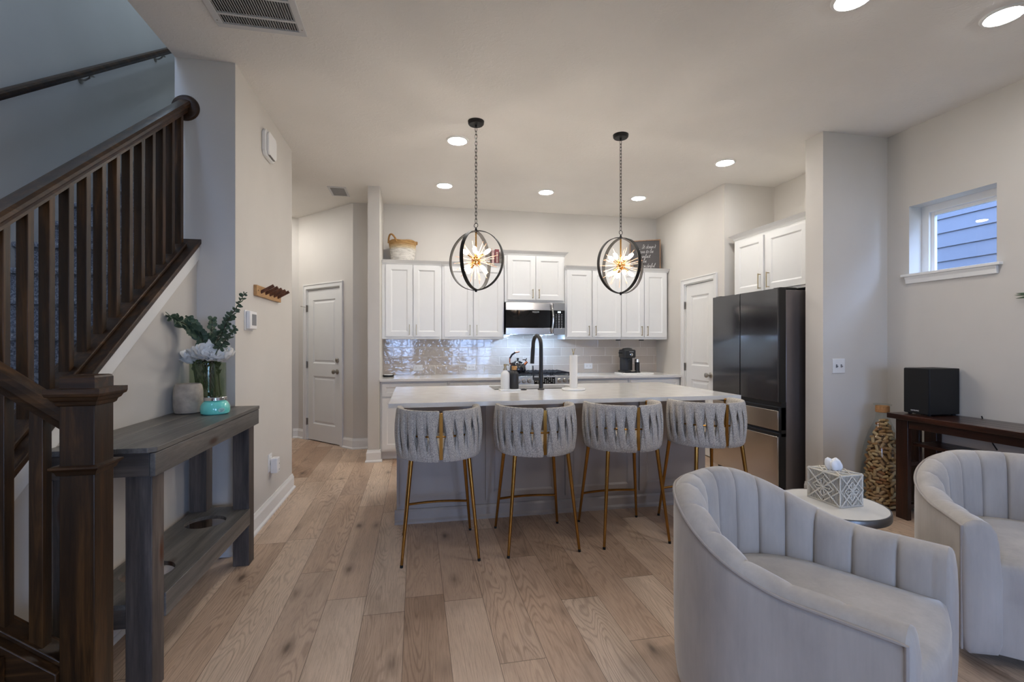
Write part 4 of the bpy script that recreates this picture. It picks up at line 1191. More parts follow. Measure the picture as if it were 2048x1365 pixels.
def bottle(label, x, y, mat, cap):
    t = thing('soap_bottle', label, 'bottle', (x, y, 0.928), 0)
    obj('body', MB().lathe([(0.0001, 0), (0.034, 0), (0.0375, 0.005), (0.0375, 0.118), (0.034, 0.134), (0.022, 0.148), (0.015, 0.153), (0.015, 0.163)], (x, y, 0.928), 24), mat, t)
    z = 0.928 + 0.163
    if cap:
        obj('collar', MB().lathe([(0.0215, 0), (0.0215, 0.030), (0.019, 0.032), (0.0001, 0.032)], (x, y, z - 0.004), 20), 'wood_cap', t)
        p = MB().lathe([(0.006, 0.028), (0.006, 0.048), (0.012, 0.049), (0.012, 0.058), (0.0001, 0.06)], (x, y, z - 0.004), 14); p.tube([(x, y, z + 0.05), (x - 0.015, y + 0.008, z + 0.052), (x - 0.036, y + 0.02, z + 0.046)], 0.0045, 8)
        obj('pump', p, 'matte_black', t)
    else:
        p = MB().lathe([(0.016, 0), (0.016, 0.012), (0.010, 0.014), (0.009, 0.030), (0.012, 0.034), (0.013, 0.050), (0.0001, 0.05)], (x, y, z - 0.004), 16); p.tube([(x, y, z + 0.038), (x + 0.015, y + 0.010, z + 0.04), (x + 0.036, y + 0.022, z + 0.034)], 0.0045, 8)
        obj('pump', p, 'champagne', t)
bottle('white soap pump bottle with gold pump', 0.735, 3.925, 'soap_white', False)
bottle('black soap pump bottle with wooden collar', 0.812, 3.925, 'soap_black', True)
ph = thing('paper_towel_holder', 'round marble paper towel stand with gold finial', 'holder', (1.312, 3.86, 0.914))
obj('base', MB().lathe([(0.0001, 0), (0.096, 0), (0.101, 0.005), (0.101, 0.013), (0.097, 0.018), (0.0001, 0.018)], (1.312, 3.86, 0.914), 36), 'marble_white', ph)
obj('rod', MB().cyl((1.312, 3.86, 0.93), (1.312, 3.86, 1.232), 0.006, seg=10), 'champagne', ph)
m = MB().lathe([(0.007, 0), (0.010, 0.006), (0.006, 0.012)], (1.312, 3.86, 1.225), 12)
for s in (-1, 1): m.tube([(1.312, 3.86, 1.233), (1.312 + s * 0.008, 3.86, 1.245), (1.312 + s * 0.007, 3.86, 1.256), (1.312 + s * 0.015, 3.86, 1.264)], 0.004, 7)
obj('finial', m, 'champagne', ph)
o = obj('paper_towel_roll', MB().lathe([(0.011, 0), (0.033, 0), (0.0335, 0.003), (0.0335, 0.275), (0.033, 0.278), (0.011, 0.278), (0.011, 0)], seg=28, cap=False), 'paper', base=(1.312, 3.86, 0.9325)); tag(o, 'slim white paper towel roll on the marble stand', 'paper towel')

# ================================================================== ON THE BACK COUNTER AND RANGE
o = thing('charging_puck', 'flat black round dish with white top at worktop left end', 'dish', (-0.315, 5.80, 0.914))
obj('shell', MB().lathe([(0.0001, 0), (0.058, 0), (0.066, 0.006), (0.066, 0.020), (0.062, 0.024), (0.0001, 0.024)], (-0.315, 5.80, 0.914), 28), 'matte_black', o)
obj('pad', MB().lathe([(0.054, 0.024), (0.052, 0.028), (0.0001, 0.028)], (-0.315, 5.80, 0.914), 28, cap=False), 'plastic_white', o)
kt = thing('kettle', 'black enamel kettle with copper handle on the range', 'kettle', (1.215, 5.66, 0.962))
KC = (1.215, 5.66, 0.962)
obj('body', MB().lathe([(0.0001, 0), (0.088, 0), (0.098, 0.008), (0.101, 0.035), (0.096, 0.07), (0.080, 0.102), (0.055, 0.122), (0.040, 0.126)], KC, 32), 'navy_enamel', kt)
obj('lid', MB().lathe([(0.040, 0.126), (0.036, 0.133), (0.012, 0.138), (0.009, 0.146), (0.016, 0.156), (0.016, 0.166), (0.0001, 0.172)], KC, 20), 'navy_enamel', kt)
obj('spout', MB().tube([(KC[0] + 0.075, KC[1], KC[2] + 0.075), (KC[0] + 0.10, KC[1], KC[2] + 0.105), (KC[0] + 0.118, KC[1], KC[2] + 0.12)], [0.018, 0.015, 0.013], 12), 'copper', kt)
obj('whistle', MB().tube([(KC[0] + 0.108, KC[1], KC[2] + 0.115), (KC[0] + 0.095, KC[1], KC[2] + 0.145), (KC[0] + 0.06, KC[1], KC[2] + 0.148)], [0.008, 0.006, 0.005], 8).cyl((KC[0] + 0.098, KC[1], KC[2] + 0.14), (KC[0] + 0.112, KC[1], KC[2] + 0.165), 0.006, seg=8), 'navy_enamel', kt)
hpts = [(KC[0] - 0.082, KC[1], KC[2] + 0.085), (KC[0] - 0.10, KC[1], KC[2] + 0.12), (KC[0] - 0.098, KC[1], KC[2] + 0.165), (KC[0] - 0.07, KC[1], KC[2] + 0.21), (KC[0] - 0.03, KC[1], KC[2] + 0.238), (KC[0] + 0.02, KC[1], KC[2] + 0.245)]
obj('handle', MB().tube(hpts, [0.007, 0.008, 0.009, 0.010, 0.009, 0.006], 10), 'copper', kt)
obj('grip', MB().tube(hpts[2:5], [0.0105, 0.0115, 0.011], 10), 'navy_enamel', kt)
o = obj('serving_board', MB().box(-0.215, -0.13, 0, 0.215, 0.13, 0.014), 'marble_white', base=(2.80, 5.80, 0.914), bevel=0.004); tag(o, 'white board under the black coffee machine', 'board')
cf = thing('coffee_machine', 'black pod coffee machine at the right end of the worktop', 'coffee machine', (2.715, 5.83, 0.928))
z0 = 0.928
obj('base', Bx(2.635, 5.70, z0, 2.80, 5.93, z0 + 0.028), 'matte_black', cf, bevel=0.006)
m = MB().prism([(2.635 + 0.082 + 0.082 * cos(a), 5.86 + 0.075 * sin(a)) for a in [2 * pi * k / 28 for k in range(28)]], 'Z', z0 + 0.028, z0 + 0.235)
obj('tower', m, 'soap_black', cf)
m = MB().box(2.635, 5.735, z0 + 0.19, 2.80, 5.92, z0 + 0.30)
obj('head', m, 'soap_black', cf, bevel=0.02, seg=4)
m = MB().lathe([(0.07, 0), (0.07, 0.004), (0.055, 0.018), (0.02, 0.024), (0.0001, 0.024)], (2.718, 5.828, z0 + 0.298), 24)
obj('lid', m, 'soap_black', cf)
obj('nozzle', MB().cyl((2.718, 5.765, z0 + 0.155), (2.718, 5.765, z0 + 0.20), 0.016, 0.02, 12), 'black_trim', cf)
m = MB().at(T(2.735, 5.735, z0 + 0.235) @ RX(radians(90))).lathe([(0.021, 0), (0.019, 0.004), (0.012, 0.006), (0.0001, 0.006)], seg=18)
obj('button', m, 'chrome', cf)
text('lettering', 'NESPRESSO', 0.012, (2.735, 5.7345, z0 + 0.272), (pi / 2, 0, 0), 'plastic_white', cf)
obj('lever', MB().tube([(2.635, 5.80, z0 + 0.255), (2.585, 5.80, z0 + 0.258)], 0.006, 8), 'matte_black', cf)
obj('drip_tray', MB().lathe([(0.042, 0), (0.046, 0.012), (0.0001, 0.012)], (2.74, 5.735, z0 + 0.02), 20), 'nickel', cf)
mf = thing('milk_frother', 'small black milk frother jug with clear lid', 'frother', (2.845, 5.80, 0.928))
obj('body', MB().lathe([(0.0001, 0), (0.040, 0), (0.042, 0.01), (0.033, 0.02), (0.0315, 0.025), (0.0315, 0.135)], (2.845, 5.80, z0), 24), 'matte_black', mf)
obj('clear_lid', MB().lathe([(0.0315, 0.135), (0.031, 0.17), (0.026, 0.176), (0.0001, 0.178)], (2.845, 5.80, z0), 24), 'chrome', mf)

for lab, x in (('small black puck under the wall cabinet, left of the coffee machine', 2.655), ('small black puck under the wall cabinet, over the coffee machine', 2.99)):
    o = obj('cabinet_puck', MB().lathe([(0.0001, -0.014), (0.030, -0.014), (0.034, -0.010), (0.034, 0.0)], seg=20), 'matte_black', base=(x, 5.97, 1.36)); tag(o, lab, 'puck light')

# ================================================================== ABOVE THE CABINETS
ZT = 2.293
bk = thing('basket', 'woven basket with tan rim and white body above left cabinet', 'basket', (-0.155, 5.945, ZT))
rows = []
prof_b = [(0.0001, 0.0), (0.128, 0.0), (0.134, 0.01), (0.142, 0.06), (0.150, 0.13), (0.158, 0.19), (0.166, 0.235), (0.169, 0.25), (0.163, 0.254), (0.156, 0.235), (0.148, 0.19), (0.13, 0.03), (0.0001, 0.02)]
m = MB()
for r, z in prof_b:
    rows.append([(r * (1 + 0.010 * sin(9 * a + z * 60)) * cos(a), r * 0.86 * (1 + 0.010 * sin(7 * a + z * 80)) * sin(a), z + 0.004 * sin(5 * a) * (z > 0.1)) for a in [2 * pi * k / 48 for k in range(48)]])
m.grid(rows, closed_v=True)
b = obj('body', m, 'basket', bk, local=True, ang=60)
for s, h in ((-1, 0.095), (1, 0.035)):
    a0, a1 = (pi + 0.10, pi + 1.15) if s < 0 else (0.0, 0.75)
    pts = []
    for k in range(13):
        q = k / 12; a = a0 + (a1 - a0) * q
        pts.append((0.166 * cos(a) * (1 + (0.06 if s > 0 else 0.0) * sin(pi * q)), 0.166 * 0.86 * sin(a), 0.225 + h * sin(pi * q) ** 0.7))
    obj('handle', MB().tube(pts, 0.011, 8), 'seagrass', bk, local=True)
def book(label, x, w, h, d, y, mat, lean=0.0):
    t = thing('book', label, 'book', (x, y, ZT), 0, 'books above the cabinets')
    M = RY(lean)
    m = MB().at(M); m.box(0, 0, 0, 0.003, d, h); m.box(w - 0.003, 0, 0, w, d, h); m.box(0, -0.002, 0, w, 0.003, h)
    obj('cover', m, mat, t, local=True, bevel=0.0015)
    obj('pages', MB().at(M).box(0.003, 0.003, 0.004, w - 0.003, d - 0.004, h - 0.004), 'page', t, local=True)
    m = MB().at(M)
    for k in range(7):
        m.box(w * 0.3, -0.0026, h * (0.16 + 0.10 * k), w * 0.7, -0.002, h * (0.16 + 0.10 * k) + h * 0.05)
    obj('spine_marks', m, 'page', t, local=True)
book('brown book at the left end of the row above the cabinets', 0.868, 0.046, 0.165, 0.13, 5.88, 'book_brown')
book('dusty pink book with pale spine marks, left of the maroon book', 0.930, 0.034, 0.178, 0.13, 5.88, 'book_pink')
book('maroon book at the right end of the row above the cabinets', 0.972, 0.052, 0.192, 0.13, 5.88, 'book_maroon')

# framed sign, leaning in the corner
sg = thing('script_sign', 'dark framed sign with white cursive words above the right cabinet', 'sign', (2.86, 6.03, ZT))
A = Vector((2.845, 6.02)); Bp = Vector((3.205, 5.845)); d2 = (Bp - A); SW = d2.length; d2.normalize()
SM = Matrix(((d2.x, -d2.y, 0, A.x), (d2.y, d2.x, 0, A.y), (0, 0, 1, ZT), (0, 0, 0, 1))) @ RX(radians(-5))
SH = 0.415
m = MB().at(SM)
e = 0.012
m.box(0, 0, 0, SW, 0.030, e); m.box(0, 0, SH - e, SW, 0.030, SH); m.box(0, 0, e, e, 0.030, SH - e); m.box(SW - e, 0, e, SW, 0.030, SH - e)
obj('frame', m, 'frame_wood', sg)
obj('board', MB().at(SM).box(e, 0.008, e, SW - e, 0.024, SH - e), 'sign_board', sg)
# single-stroke cursive
def arc(cx, cy, r, a0, a1, n=8, ry=None):
    ry = ry or r
    return [(cx + r * cos(radians(a0 + (a1 - a0) * i / n)), cy + ry * sin(radians(a0 + (a1 - a0) * i / n))) for i in range(n + 1)]
GL = {
 'a': (0.9, [arc(.38, .45, .34, 50, 360, 10, .45) + [(.72, .9), (.72, .2), (.8, .03), (.95, .1)]]),
 'b': (0.8, [[(0, .1), (.3, 1.2), (.34, 1.9), (.22, 2.0), (.14, 1.6), (.14, .2)] + arc(.4, .35, .28, 200, 430, 8, .36) + [(.8, .6)]]),
 'c': (0.7, [arc(.42, .45, .36, 50, 310, 9, .45) + [(.75, .2)]]),
 'd': (0.9, [arc(.38, .42, .34, 50, 360, 10, .42) + [(.74, 1.9), (.74, .2), (.82, .03), (.95, .1)]]),
 'e': (0.7, [[(0, .15), (.5, .5)] + arc(.36, .6, .2, 0, 170, 6, .33) + arc(.42, .42, .28, 180, 310, 6, .42) + [(.75, .25)]]),
 'f': (0.6, [[(0, .2), (.35, 1.2), (.45, 1.9), (.3, 2.0), (.2, 1.5), (.16, .2), (.12, -.7), (.25, -.8), (.3, -.3), (.2, .2), (.6, .3)]]),
 'h': (0.85, [[(0, .1), (.3, 1.2), (.34, 1.9), (.22, 2.0), (.14, 1.5), (.1, 0), (.2, .6), (.42, .9), (.56, .7), (.56, .15), (.66, .02), (.85, .15)]]),
 'i': (0.4, [[(0, .1), (.15, .9), (.13, .2), (.22, .02), (.4, .15)], [(.2, 1.25), (.24, 1.3)]]),
 'l': (0.45, [[(0, .1), (.32, 1.3), (.3, 1.95), (.16, 1.8), (.12, .3), (.22, .02), (.45, .15)]]),
 'n': (0.85, [[(0, .7), (.1, .9), (.12, 0), (.25, .65), (.45, .9), (.56, .7), (.56, .15), (.66, .02), (.85, .15)]]),
 'o': (0.8, [arc(.38, .45, .34, 90, 450, 12, .45) + [(.55, .75), (.8, .8)]]),
 'p': (0.85, [[(0, .5), (.15, .9), (.12, -.8), (.12, .5)] + arc(.4, .48, .3, 150, -150, 10, .42) + [(.5, .05), (.85, .2)]]),
 'r': (0.6, [[(0, .15), (.16, .95), (.22, .75), (.42, .85), (.4, .2), (.48, .02), (.6, .15)]]),
 's': (0.55, [[(0, .1), (.3, .95), (.42, .5), (.36, .05), (.1, .05), (.3, .0), (.55, .2)]]),
 't': (0.5, [[(0, .1), (.24, 1.5), (.18, .2), (.28, .02), (.5, .15)], [(.02, 1.02), (.46, 1.08)]]),
 'u': (0.85, [[(0, .7), (.1, .9), (.1, .2), (.25, 0), (.5, .25), (.6, .9), (.58, .15), (.68, .02), (.85, .15)]]),
 'v': (0.75, [[(0, .8), (.12, .9), (.28, 0), (.45, .4), (.56, .9), (.75, .75)]]),
 'w': (1.0, [[(0, .8), (.1, .9), (.16, .05), (.35, .2), (.46, .8), (.52, .05), (.7, .2), (.8, .9), (1.0, .75)]]),
 'I': (0.7, [[(.1, 1.7), (.4, 1.95), (.6, 1.8)], [(.38, 1.9), (.28, .1)], [(0, .0), (.3, .06), (.55, 0)]]),
 "'": (0.25, [[(.1, 1.6), (.16, 1.9)]]),
 ' ': (0.55, []),
}
def script(mb, body, size, xr, z, M, rad):
    W = sum(GL[c][0] for c in body) * size
    x = xr - W
    for c in body:
        adv, strokes = GL[c]
        for s in strokes:
            mb.at(M).tube([(x + (px + 0.28 * pz) * size, 0.0072, z + pz * size) for px, pz in s], rad, 5)
        x += adv * size
m = MB()
for body, xr, z in (("It doesn't", 0.335, 0.300), ("have to be", 0.305, 0.237), ("perfect", 0.265, 0.172), ("to be", 0.215, 0.108), ("wonderful", 0.325, 0.040)):
    script(m, body, 0.028, xr, z, SM, 0.0013)
obj('lettering', m, 'sign_ink', sg)

# ================================================================== BAR STOOLS
def make_stool():
    t = thing('bar_stool', 'bar stool', 'bar stool', (0, 0, 0), 0, 'woven bar stools at the island')
    R, ZTp, ZBt, ZM = 0.250, 0.892, 0.628, 0.757
    TH = radians(112)
    def P(th, r, z): return (r * sin(th), -r * cos(th), z)         # th=0 is the back (toward -Y)
    N = 40
    fm = MB()
    for z, rr in ((ZTp, 0.0065), (ZM, 0.0055), (ZBt, 0.0065)):
        fm.tube([P(-TH + 2 * TH * i / N, R, z) for i in range(N + 1)], rr, 8)
    for s in (-1, 1):
        fm.tube([P(s * TH, R, ZBt), P(s * TH, R, ZTp)], 0.0065, 8)
    fm.at(T(0, -R - 0.004, 0)).box(-0.010, -0.004, ZBt - 0.006, 0.010, 0.004, ZTp + 0.006)
    fm.at(Matrix.Identity(4))
    # ring under the seat
    fm.tube([(0.20 * cos(2 * pi * k / 32), 0.20 * sin(2 * pi * k / 32) + 0.01, 0.615) for k in range(32)], 0.009, 8, closed=True)
    obj('frame', fm, 'gold', t, local=True)
    # seat cushion
    rows = []
    for r, z in ((0.0001, 0.625), (0.215, 0.625), (0.232, 0.634), (0.236, 0.655), (0.230, 0.675), (0.210, 0.688), (0.12, 0.694), (0.0001, 0.695)):
        rows.append([(r * cos(a) * 1.0, r * sin(a) * (1.0 if sin(a) < 0 else 1.12) + 0.012, z) for a in [2 * pi * k / 40 for k in range(40)]])
    obj('seat_cushion', MB().grid(rows, closed_v=True), 'boucle', t, local=True)
    # straps: each runs over the outside, round the bottom hoop and back up inside
    def strap(a_top, a_bot, out, w0):
        n = 14; path = []
        for i in range(n + 1):                      # outside, top to bottom
            q = i / n
            path.append((a_top + (a_bot - a_top) * q, R + 0.010 + out * sin(pi * q), ZTp + (ZBt - ZTp) * q, 1 - 0.12 * sin(pi * q)))
        path.append((a_bot, R + 0.004, ZBt - 0.013, 0.95)); path.append((a_bot, R - 0.010, ZBt - 0.010, 0.95))
        for i in range(7):                          # inside, bottom to top
            q = i / 6
            path.append((a_bot + (a_top - a_bot) * q, R - 0.016, ZBt + (ZTp - ZBt) * q, 0.95))
        path.append((a_top, R - 0.006, ZTp + 0.012, 0.95)); path.append((a_top, R + 0.006, ZTp + 0.012, 0.97))
        m = MB(); C3 = [Vector(P(a, r, z)) for a, r, z, _ in path]; L = len(path); rows = []
        for i in range(L):
            tg = (C3[(i + 1) % L] - C3[i - 1]).normalized()
            a = path[i][0]
            side = Vector((cos(a), sin(a), 0))
            side = (side - tg * side.dot(tg)).normalized()
            nr = tg.cross(side)
            w = w0 * path[i][3] / 2; h = 0.0068
            rows.append([tuple(C3[i] + side * (w * cs) + nr * (h * sn)) for cs, sn in ((1, 0), (.86, .75), (.45, 1), (0, 1.08), (-.45, 1), (-.86, .75), (-1, 0), (-.86, -.75), (-.3, -1), (.3, -1), (.86, -.75))])
        m.grid(rows, closed_u=True, closed_v=True)
        return m
    # pairs of straps cross in an X at the middle hoop; the gold hoop shows in the gaps between the pairs
    for s in (-1, 1):
        k = 0
        while True:
            a = 0.192 + 0.25 * k
            if a > TH - 0.10: break
            obj('strap', strap(s * a - 0.064, s * a + 0.064, 0.011, 0.047), 'boucle', t, local=True, ang=60)
            obj('strap', strap(s * a + 0.064, s * a - 0.064, -0.004, 0.047), 'boucle', t, local=True, ang=60)
            k += 1
    # legs
    for sx in (-1, 1):
        for sy in (-1, 1):
            a = Vector((sx * 0.172, sy * 0.172 + 0.0, 0.622)); b = Vector((sx * 0.227, sy * 0.240, 0.012))
            lg = obj('leg', MB().tube([a, b], [0.0135, 0.0085], 12), 'gold', t, local=True)
            ft = obj('foot_cap', MB().tube([b + Vector((0, 0, 0.004)), b + Vector((sx * .001, sy * .001, -0.012))], [0.0092, 0.0092], 10), 'black_rubber', lg, local=True)
    pts = []
    q = (0.622 - 0.215) / (0.622 - 0.012)
    lx, ly = 0.172 + 0.055 * q, 0.172 + 0.068 * q
    for i in range(13):
        u = i / 12
        pts.append((-lx + 2 * lx * u, ly + 0.03 * sin(pi * u), 0.215))
    obj('footrest', MB().tube(pts, 0.0085, 10), 'gold', t, local=True)
    return t
stool = make_stool()
SL_ = ['woven grey bar stool at the left end of the island', 'second woven grey bar stool from the left, in front of the soap bottles and faucet', 'third woven grey bar stool from the left, in front of the paper towel roll',
       'woven grey bar stool at the right end of the island, before the refrigerator']
for i, x in enumerate((0.147, 0.782, 1.402, 2.040)):
    o = stool if i == 0 else copy_tree(stool)
    o.location = (x, 3.095, 0); o['label'] = SL_[i]

# ================================================================== PENDANTS
def make_pendant():
    t = thing('pendant_light', 'pendant', 'pendant light', (0, 0, 0), 0, 'starburst orb pendants')
    zc = -(CE - 1.958); RR = 0.232
    obj('canopy', MB().lathe([(0.0001, -0.030), (0.055, -0.028), (0.062, -0.020), (0.064, 0.0)], seg=32), 'bronze_black', t, local=True)
    m = MB().lathe([(0.0001, -0.05), (0.008, -0.048), (0.010, -0.028)], seg=10)
    ztop = zc + RR + 0.05
    z = -0.045; i = 0
    L = 0.036; st = L - 0.0085
    while z - L > ztop - 0.01:
        pts = []
        for k in range(16):
            a = 2 * pi * k / 16
            px = 0.0078 * cos(a); pz = (L / 2 - 0.0078) * (1 if sin(a) > 0 else -1) * (abs(sin(a)) > 0.2) + 0.0078 * sin(a)
            pts.append((px, 0, z - L / 2 + pz) if i % 2 == 0 else (0, px, z - L / 2 + pz))
        m.tube(pts, 0.0021, 6, closed=True)
        z -= st; i += 1
    zl = z
    obj('chain', m, 'bronze_black', t, local=True)
    m = MB().tube([(0.017 * cos(2 * pi * k / 20), 0, (zl + zc + RR) / 2 + 0.008 + 0.017 * sin(2 * pi * k / 20)) for k in range(20)], 0.0026, 6, closed=True)
    m.lathe([(0.008, zc + RR - 0.012), (0.009, zc + RR + 0.012), (0.005, zc + RR + 0.024), (0.0001, zc + RR + 0.026)], seg=12)
    obj('hanging_loop', m, 'bronze_black', t, local=True)
    for q in range(2):
        r = RR - 0.005 * q
        rows = []
        for k in range(64):
            a = 2 * pi * k / 64
            ca, sa = cos(a), sin(a)
            w = 0.015; h = 0.0024
            pr_ = [(r + h, -w), (r + h, w), (r - h, w), (r - h, -w)]
            row = []
            for rr, yy in pr_:
                p = Vector((rr * ca, yy, zc + rr * sa))
                if q: p = Vector((-p.y, p.x, p.z))
                row.append(tuple(p))
            rows.append(row)
        obj('ring', MB().grid(rows, closed_u=True, closed_v=True), 'bronze_black', t, local=True)
    obj('bottom_nut', MB().lathe([(0.0001, zc - RR - 0.014), (0.009, zc - RR - 0.013), (0.009, zc - RR + 0.006), (0.012, zc - RR + 0.008), (0.0001, zc - RR + 0.014)], seg=12), 'bronze_black', t, local=True)
    obj('stem', MB().cyl((0, 0, zc + 0.03), (0, 0, zc + RR - 0.008), 0.0065, seg=10), 'gold_bright', t, local=True)
    obj('hub', MB().sphere((0, 0, zc), 0.036, 18, 12), 'gold_bright', t, local=True)
    C = Vector((0, 0, zc))
    dirs = []
    for sz_, off in ((0.62, 22), (-0.62, 67)):
        for k in range(4):
            a = radians(off + 90 * k)
            dirs.append(Vector((cos(a) * sqrt(1 - sz_ ** 2), sin(a) * sqrt(1 - sz_ ** 2), sz_)))
    for d in dirs:
        so = obj('socket', MB().cyl(C + d * 0.030, C + d * 0.082, 0.0088, seg=12), 'gold_bright', t, local=True)
        pf = [(0.080, 0.007), (0.090, 0.0115), (0.105, 0.0145), (0.122, 0.0145), (0.135, 0.010), (0.142, 0.003)]
        obj('bulb', MB().tube([C + d * a for a, _ in pf], [r for _, r in pf], 12), 'bulb_glow', t, local=True)
    n = 46; k = 0; r = random.Random(3)
    for i in range(n):
        z = 1 - 2 * (i + 0.5) / n; a = i * 2.39996
        d = Vector((cos(a) * sqrt(1 - z * z), sin(a) * sqrt(1 - z * z), z))
        if d.z > 0.9 or any(d.dot(q) > 0.955 for q in dirs): continue
        obj('rod', MB().cyl(C + d * 0.034, C + d * (0.150 + 0.035 * r.random()), 0.0024, 0.0020, 6), 'rose_rod', t, local=True)
        k += 1
    return t
pen = make_pendant()
pen.location = (0.463, 3.713, CE); pen.rotation_euler = (0, 0, -YAW + radians(-24))
pen['label'] = 'left of the two starburst orb pendants, hanging before the books'
p2 = copy_tree(pen)
p2.location = (1.675, 3.715, CE); p2.rotation_euler = (0, 0, radians(16))
p2['label'] = 'right of the two starburst orb pendants, hanging before the sign'
# ================================================================== LEFT CONSOLE TABLE AND ITS THINGS
ct = thing('console_table', 'grey-stained console table with round cutouts in its low shelf', 'table', (-1.12, 2.56, 0))
TX0, TX1, TY0, TY1, TZ = -1.302, -0.935, 1.965, 3.165, 0.93
m = MB()
bw = (TX1 - TX0) / 3
for i in range(3):
    a = TX0 + bw * i; b = a + bw - 0.0008
    if i == 2: m.prism([(a, TY0), (b - 0.022, TY0), (b, TY0 + 0.022), (b, TY1), (a, TY1)], 'Z', TZ - 0.019, TZ)
    else: m.box(a, TY0, TZ - 0.019, b, TY1, TZ)
obj('table_top', m, 'grey_wood_y', ct, bevel=0.0015)
obj('front_apron', Bx(-0.957, 1.978, 0.822, -0.938, 3.160, TZ - 0.022), 'grey_wood_y', ct, bevel=0.002)
wood('grey_wood_x', rgb(46, 42, 40), rgb(80, 73, 68), rgb(112, 100, 90), 'X', 0.5, knots=rgb(62, 40, 28), freq=14)
obj('end_apron', Bx(TX0 + 0.005, 1.984, 0.822, -0.960, 2.003, TZ - 0.022), 'grey_wood_x', ct, bevel=0.002)
obj('back_apron', Bx(TX0 + 0.002, 2.01, 0.822, TX0 + 0.02, 3.15, TZ - 0.022), 'grey_wood_y', ct)
for x0, x1 in ((-1.050, -0.962), (-1.278, -1.190)):
    for y0_, y1_ in ((2.006, 2.094), (3.060, 3.148)):
        obj('leg', Bx(x0, y0_, 0, x1, y1_, TZ - 0.022), 'grey_wood_z', ct, bevel=0.003)
# low shelf with round holes
SZ1, SZ0 = 0.335, 0.316
sx0, sx1, sy0_, sy1_ = -1.275, -0.972, 2.03, 3.13
holes = [(-1.125, 2.31, 0.098), (-1.125, 2.885, 0.098)]
m = MB()
def strip(y0_, y1_): m.box(sx0, y0_, SZ0, sx1, y1_, SZ1)
cur = sy0_
for hx, hy, hr_ in holes:
    h = 0.125
    strip(cur, hy - h); cur = hy + h
    n = 40; outer = []
    for k in range(n):
        a = 2 * pi * k / n; c, s_ = cos(a), sin(a)
        ex = (sx1 - hx) if c > 0 else (hx - sx0)
        q = min(ex / abs(c) if abs(c) > 1e-6 else 9, h / abs(s_) if abs(s_) > 1e-6 else 9)
        outer.append((hx + c * q, hy + s_ * q))
    for ang, px, py in ((atan2(h, sx1 - hx), sx1, hy + h), (atan2(h, sx0 - hx), sx0, hy + h), (atan2(-h, sx0 - hx), sx0, hy - h), (atan2(-h, sx1 - hx), sx1, hy - h)):
        k = min(range(n), key=lambda i: abs((2 * pi * i / n - ang + pi) % (2 * pi) - pi)); outer[k] = (px, py)
    inner = [(hx + hr_ * cos(2 * pi * k / n), hy + hr_ * sin(2 * pi * k / n)) for k in range(n)]
    m.grid([[(p[0], p[1], SZ1) for p in outer], [(p[0], p[1], SZ1) for p in inner], [(p[0], p[1], SZ0) for p in inner], [(p[0], p[1], SZ0) for p in outer]], closed_v=True)
strip(cur, sy1_)
obj('low_shelf', m, 'grey_wood_y', ct, smooth=False)
obj('shelf_apron', Bx(-0.972, 2.094, 0.245, -0.956, 3.060, SZ1 + 0.001), 'grey_wood_y', ct, bevel=0.002)
obj('shelf_end_apron', Bx(-1.19, 2.03, 0.245, -1.05, 2.048, SZ0), 'grey_wood_x', ct)

o = obj('stone_pot', MB().lathe([(0.0001, 0), (0.054, 0), (0.064, 0.006), (0.069, 0.03), (0.0705, 0.08), (0.069, 0.125), (0.064, 0.152), (0.057, 0.161), (0.054, 0.158), (0.052, 0.12), (0.0001, 0.115)], seg=36), 'stone_pot', base=(-1.218, 2.905, TZ)); tag(o, 'round beige stone pot at the left of the glass vase', 'pot')
cj = thing('candle_jar', 'turquoise glass candle jar with silver lid before the vase', 'candle', (-1.062, 2.845, TZ))
CJ = (-1.062, 2.845, TZ)
obj('jar_body', MB().lathe([(0.0001, 0), (0.060, 0), (0.068, 0.006), (0.071, 0.022), (0.069, 0.046), (0.059, 0.064), (0.050, 0.071), (0.048, 0.078)], CJ, 36), 'turquoise', cj)
obj('lid', MB().lathe([(0.054, 0.074), (0.0555, 0.076), (0.0555, 0.090), (0.053, 0.093), (0.0001, 0.094)], CJ, 36), 'chrome', cj)
# oval raised label facing the camera
la = atan2(-CJ[1], -CJ[0]) + 0.42
m = MB()
for i in range(3):
    pass
rows = []
for q in (1.0, 0.8, 0.0):
    rows.append([(CJ[0] + (0.0718 + 0.0012 * (1 - q)) * cos(la + 0.24 * q * cos(a)), CJ[1] + (0.0718 + 0.0012 * (1 - q)) * sin(la + 0.24 * q * cos(a)), CJ[2] + 0.026 + 0.012 * q * sin(a)) for a in [2 * pi * k / 20 for k in range(20)]])
lb = obj('label_plaque', MB().grid(rows, closed_v=True), 'jar_label', cj)
m = MB()
for k, s in enumerate((0.004, -0.002, -0.006)):
    m.tube([(CJ[0] + 0.0735 * cos(la + u), CJ[1] + 0.0735 * sin(la + u), CJ[2] + 0.026 + s + 0.0012 * sin(u * 90)) for u in [(-0.14 + 0.02 * k) + (0.28 - 0.04 * k) * i / 24 for i in range(25)]], 0.0007, 4)
obj('label_script', m, 'label_ink', lb)

VC = (-1.178, 3.055, TZ)
o = obj('glass_vase', MB().lathe([(0.0001, 0.0), (0.088, 0.0), (0.092, 0.006), (0.092, 0.268), (0.089, 0.268), (0.088, 0.012), (0.0001, 0.012)], seg=40), 'vase_glass', base=VC); tag(o, 'clear glass cylinder vase of white peonies and eucalyptus', 'vase')

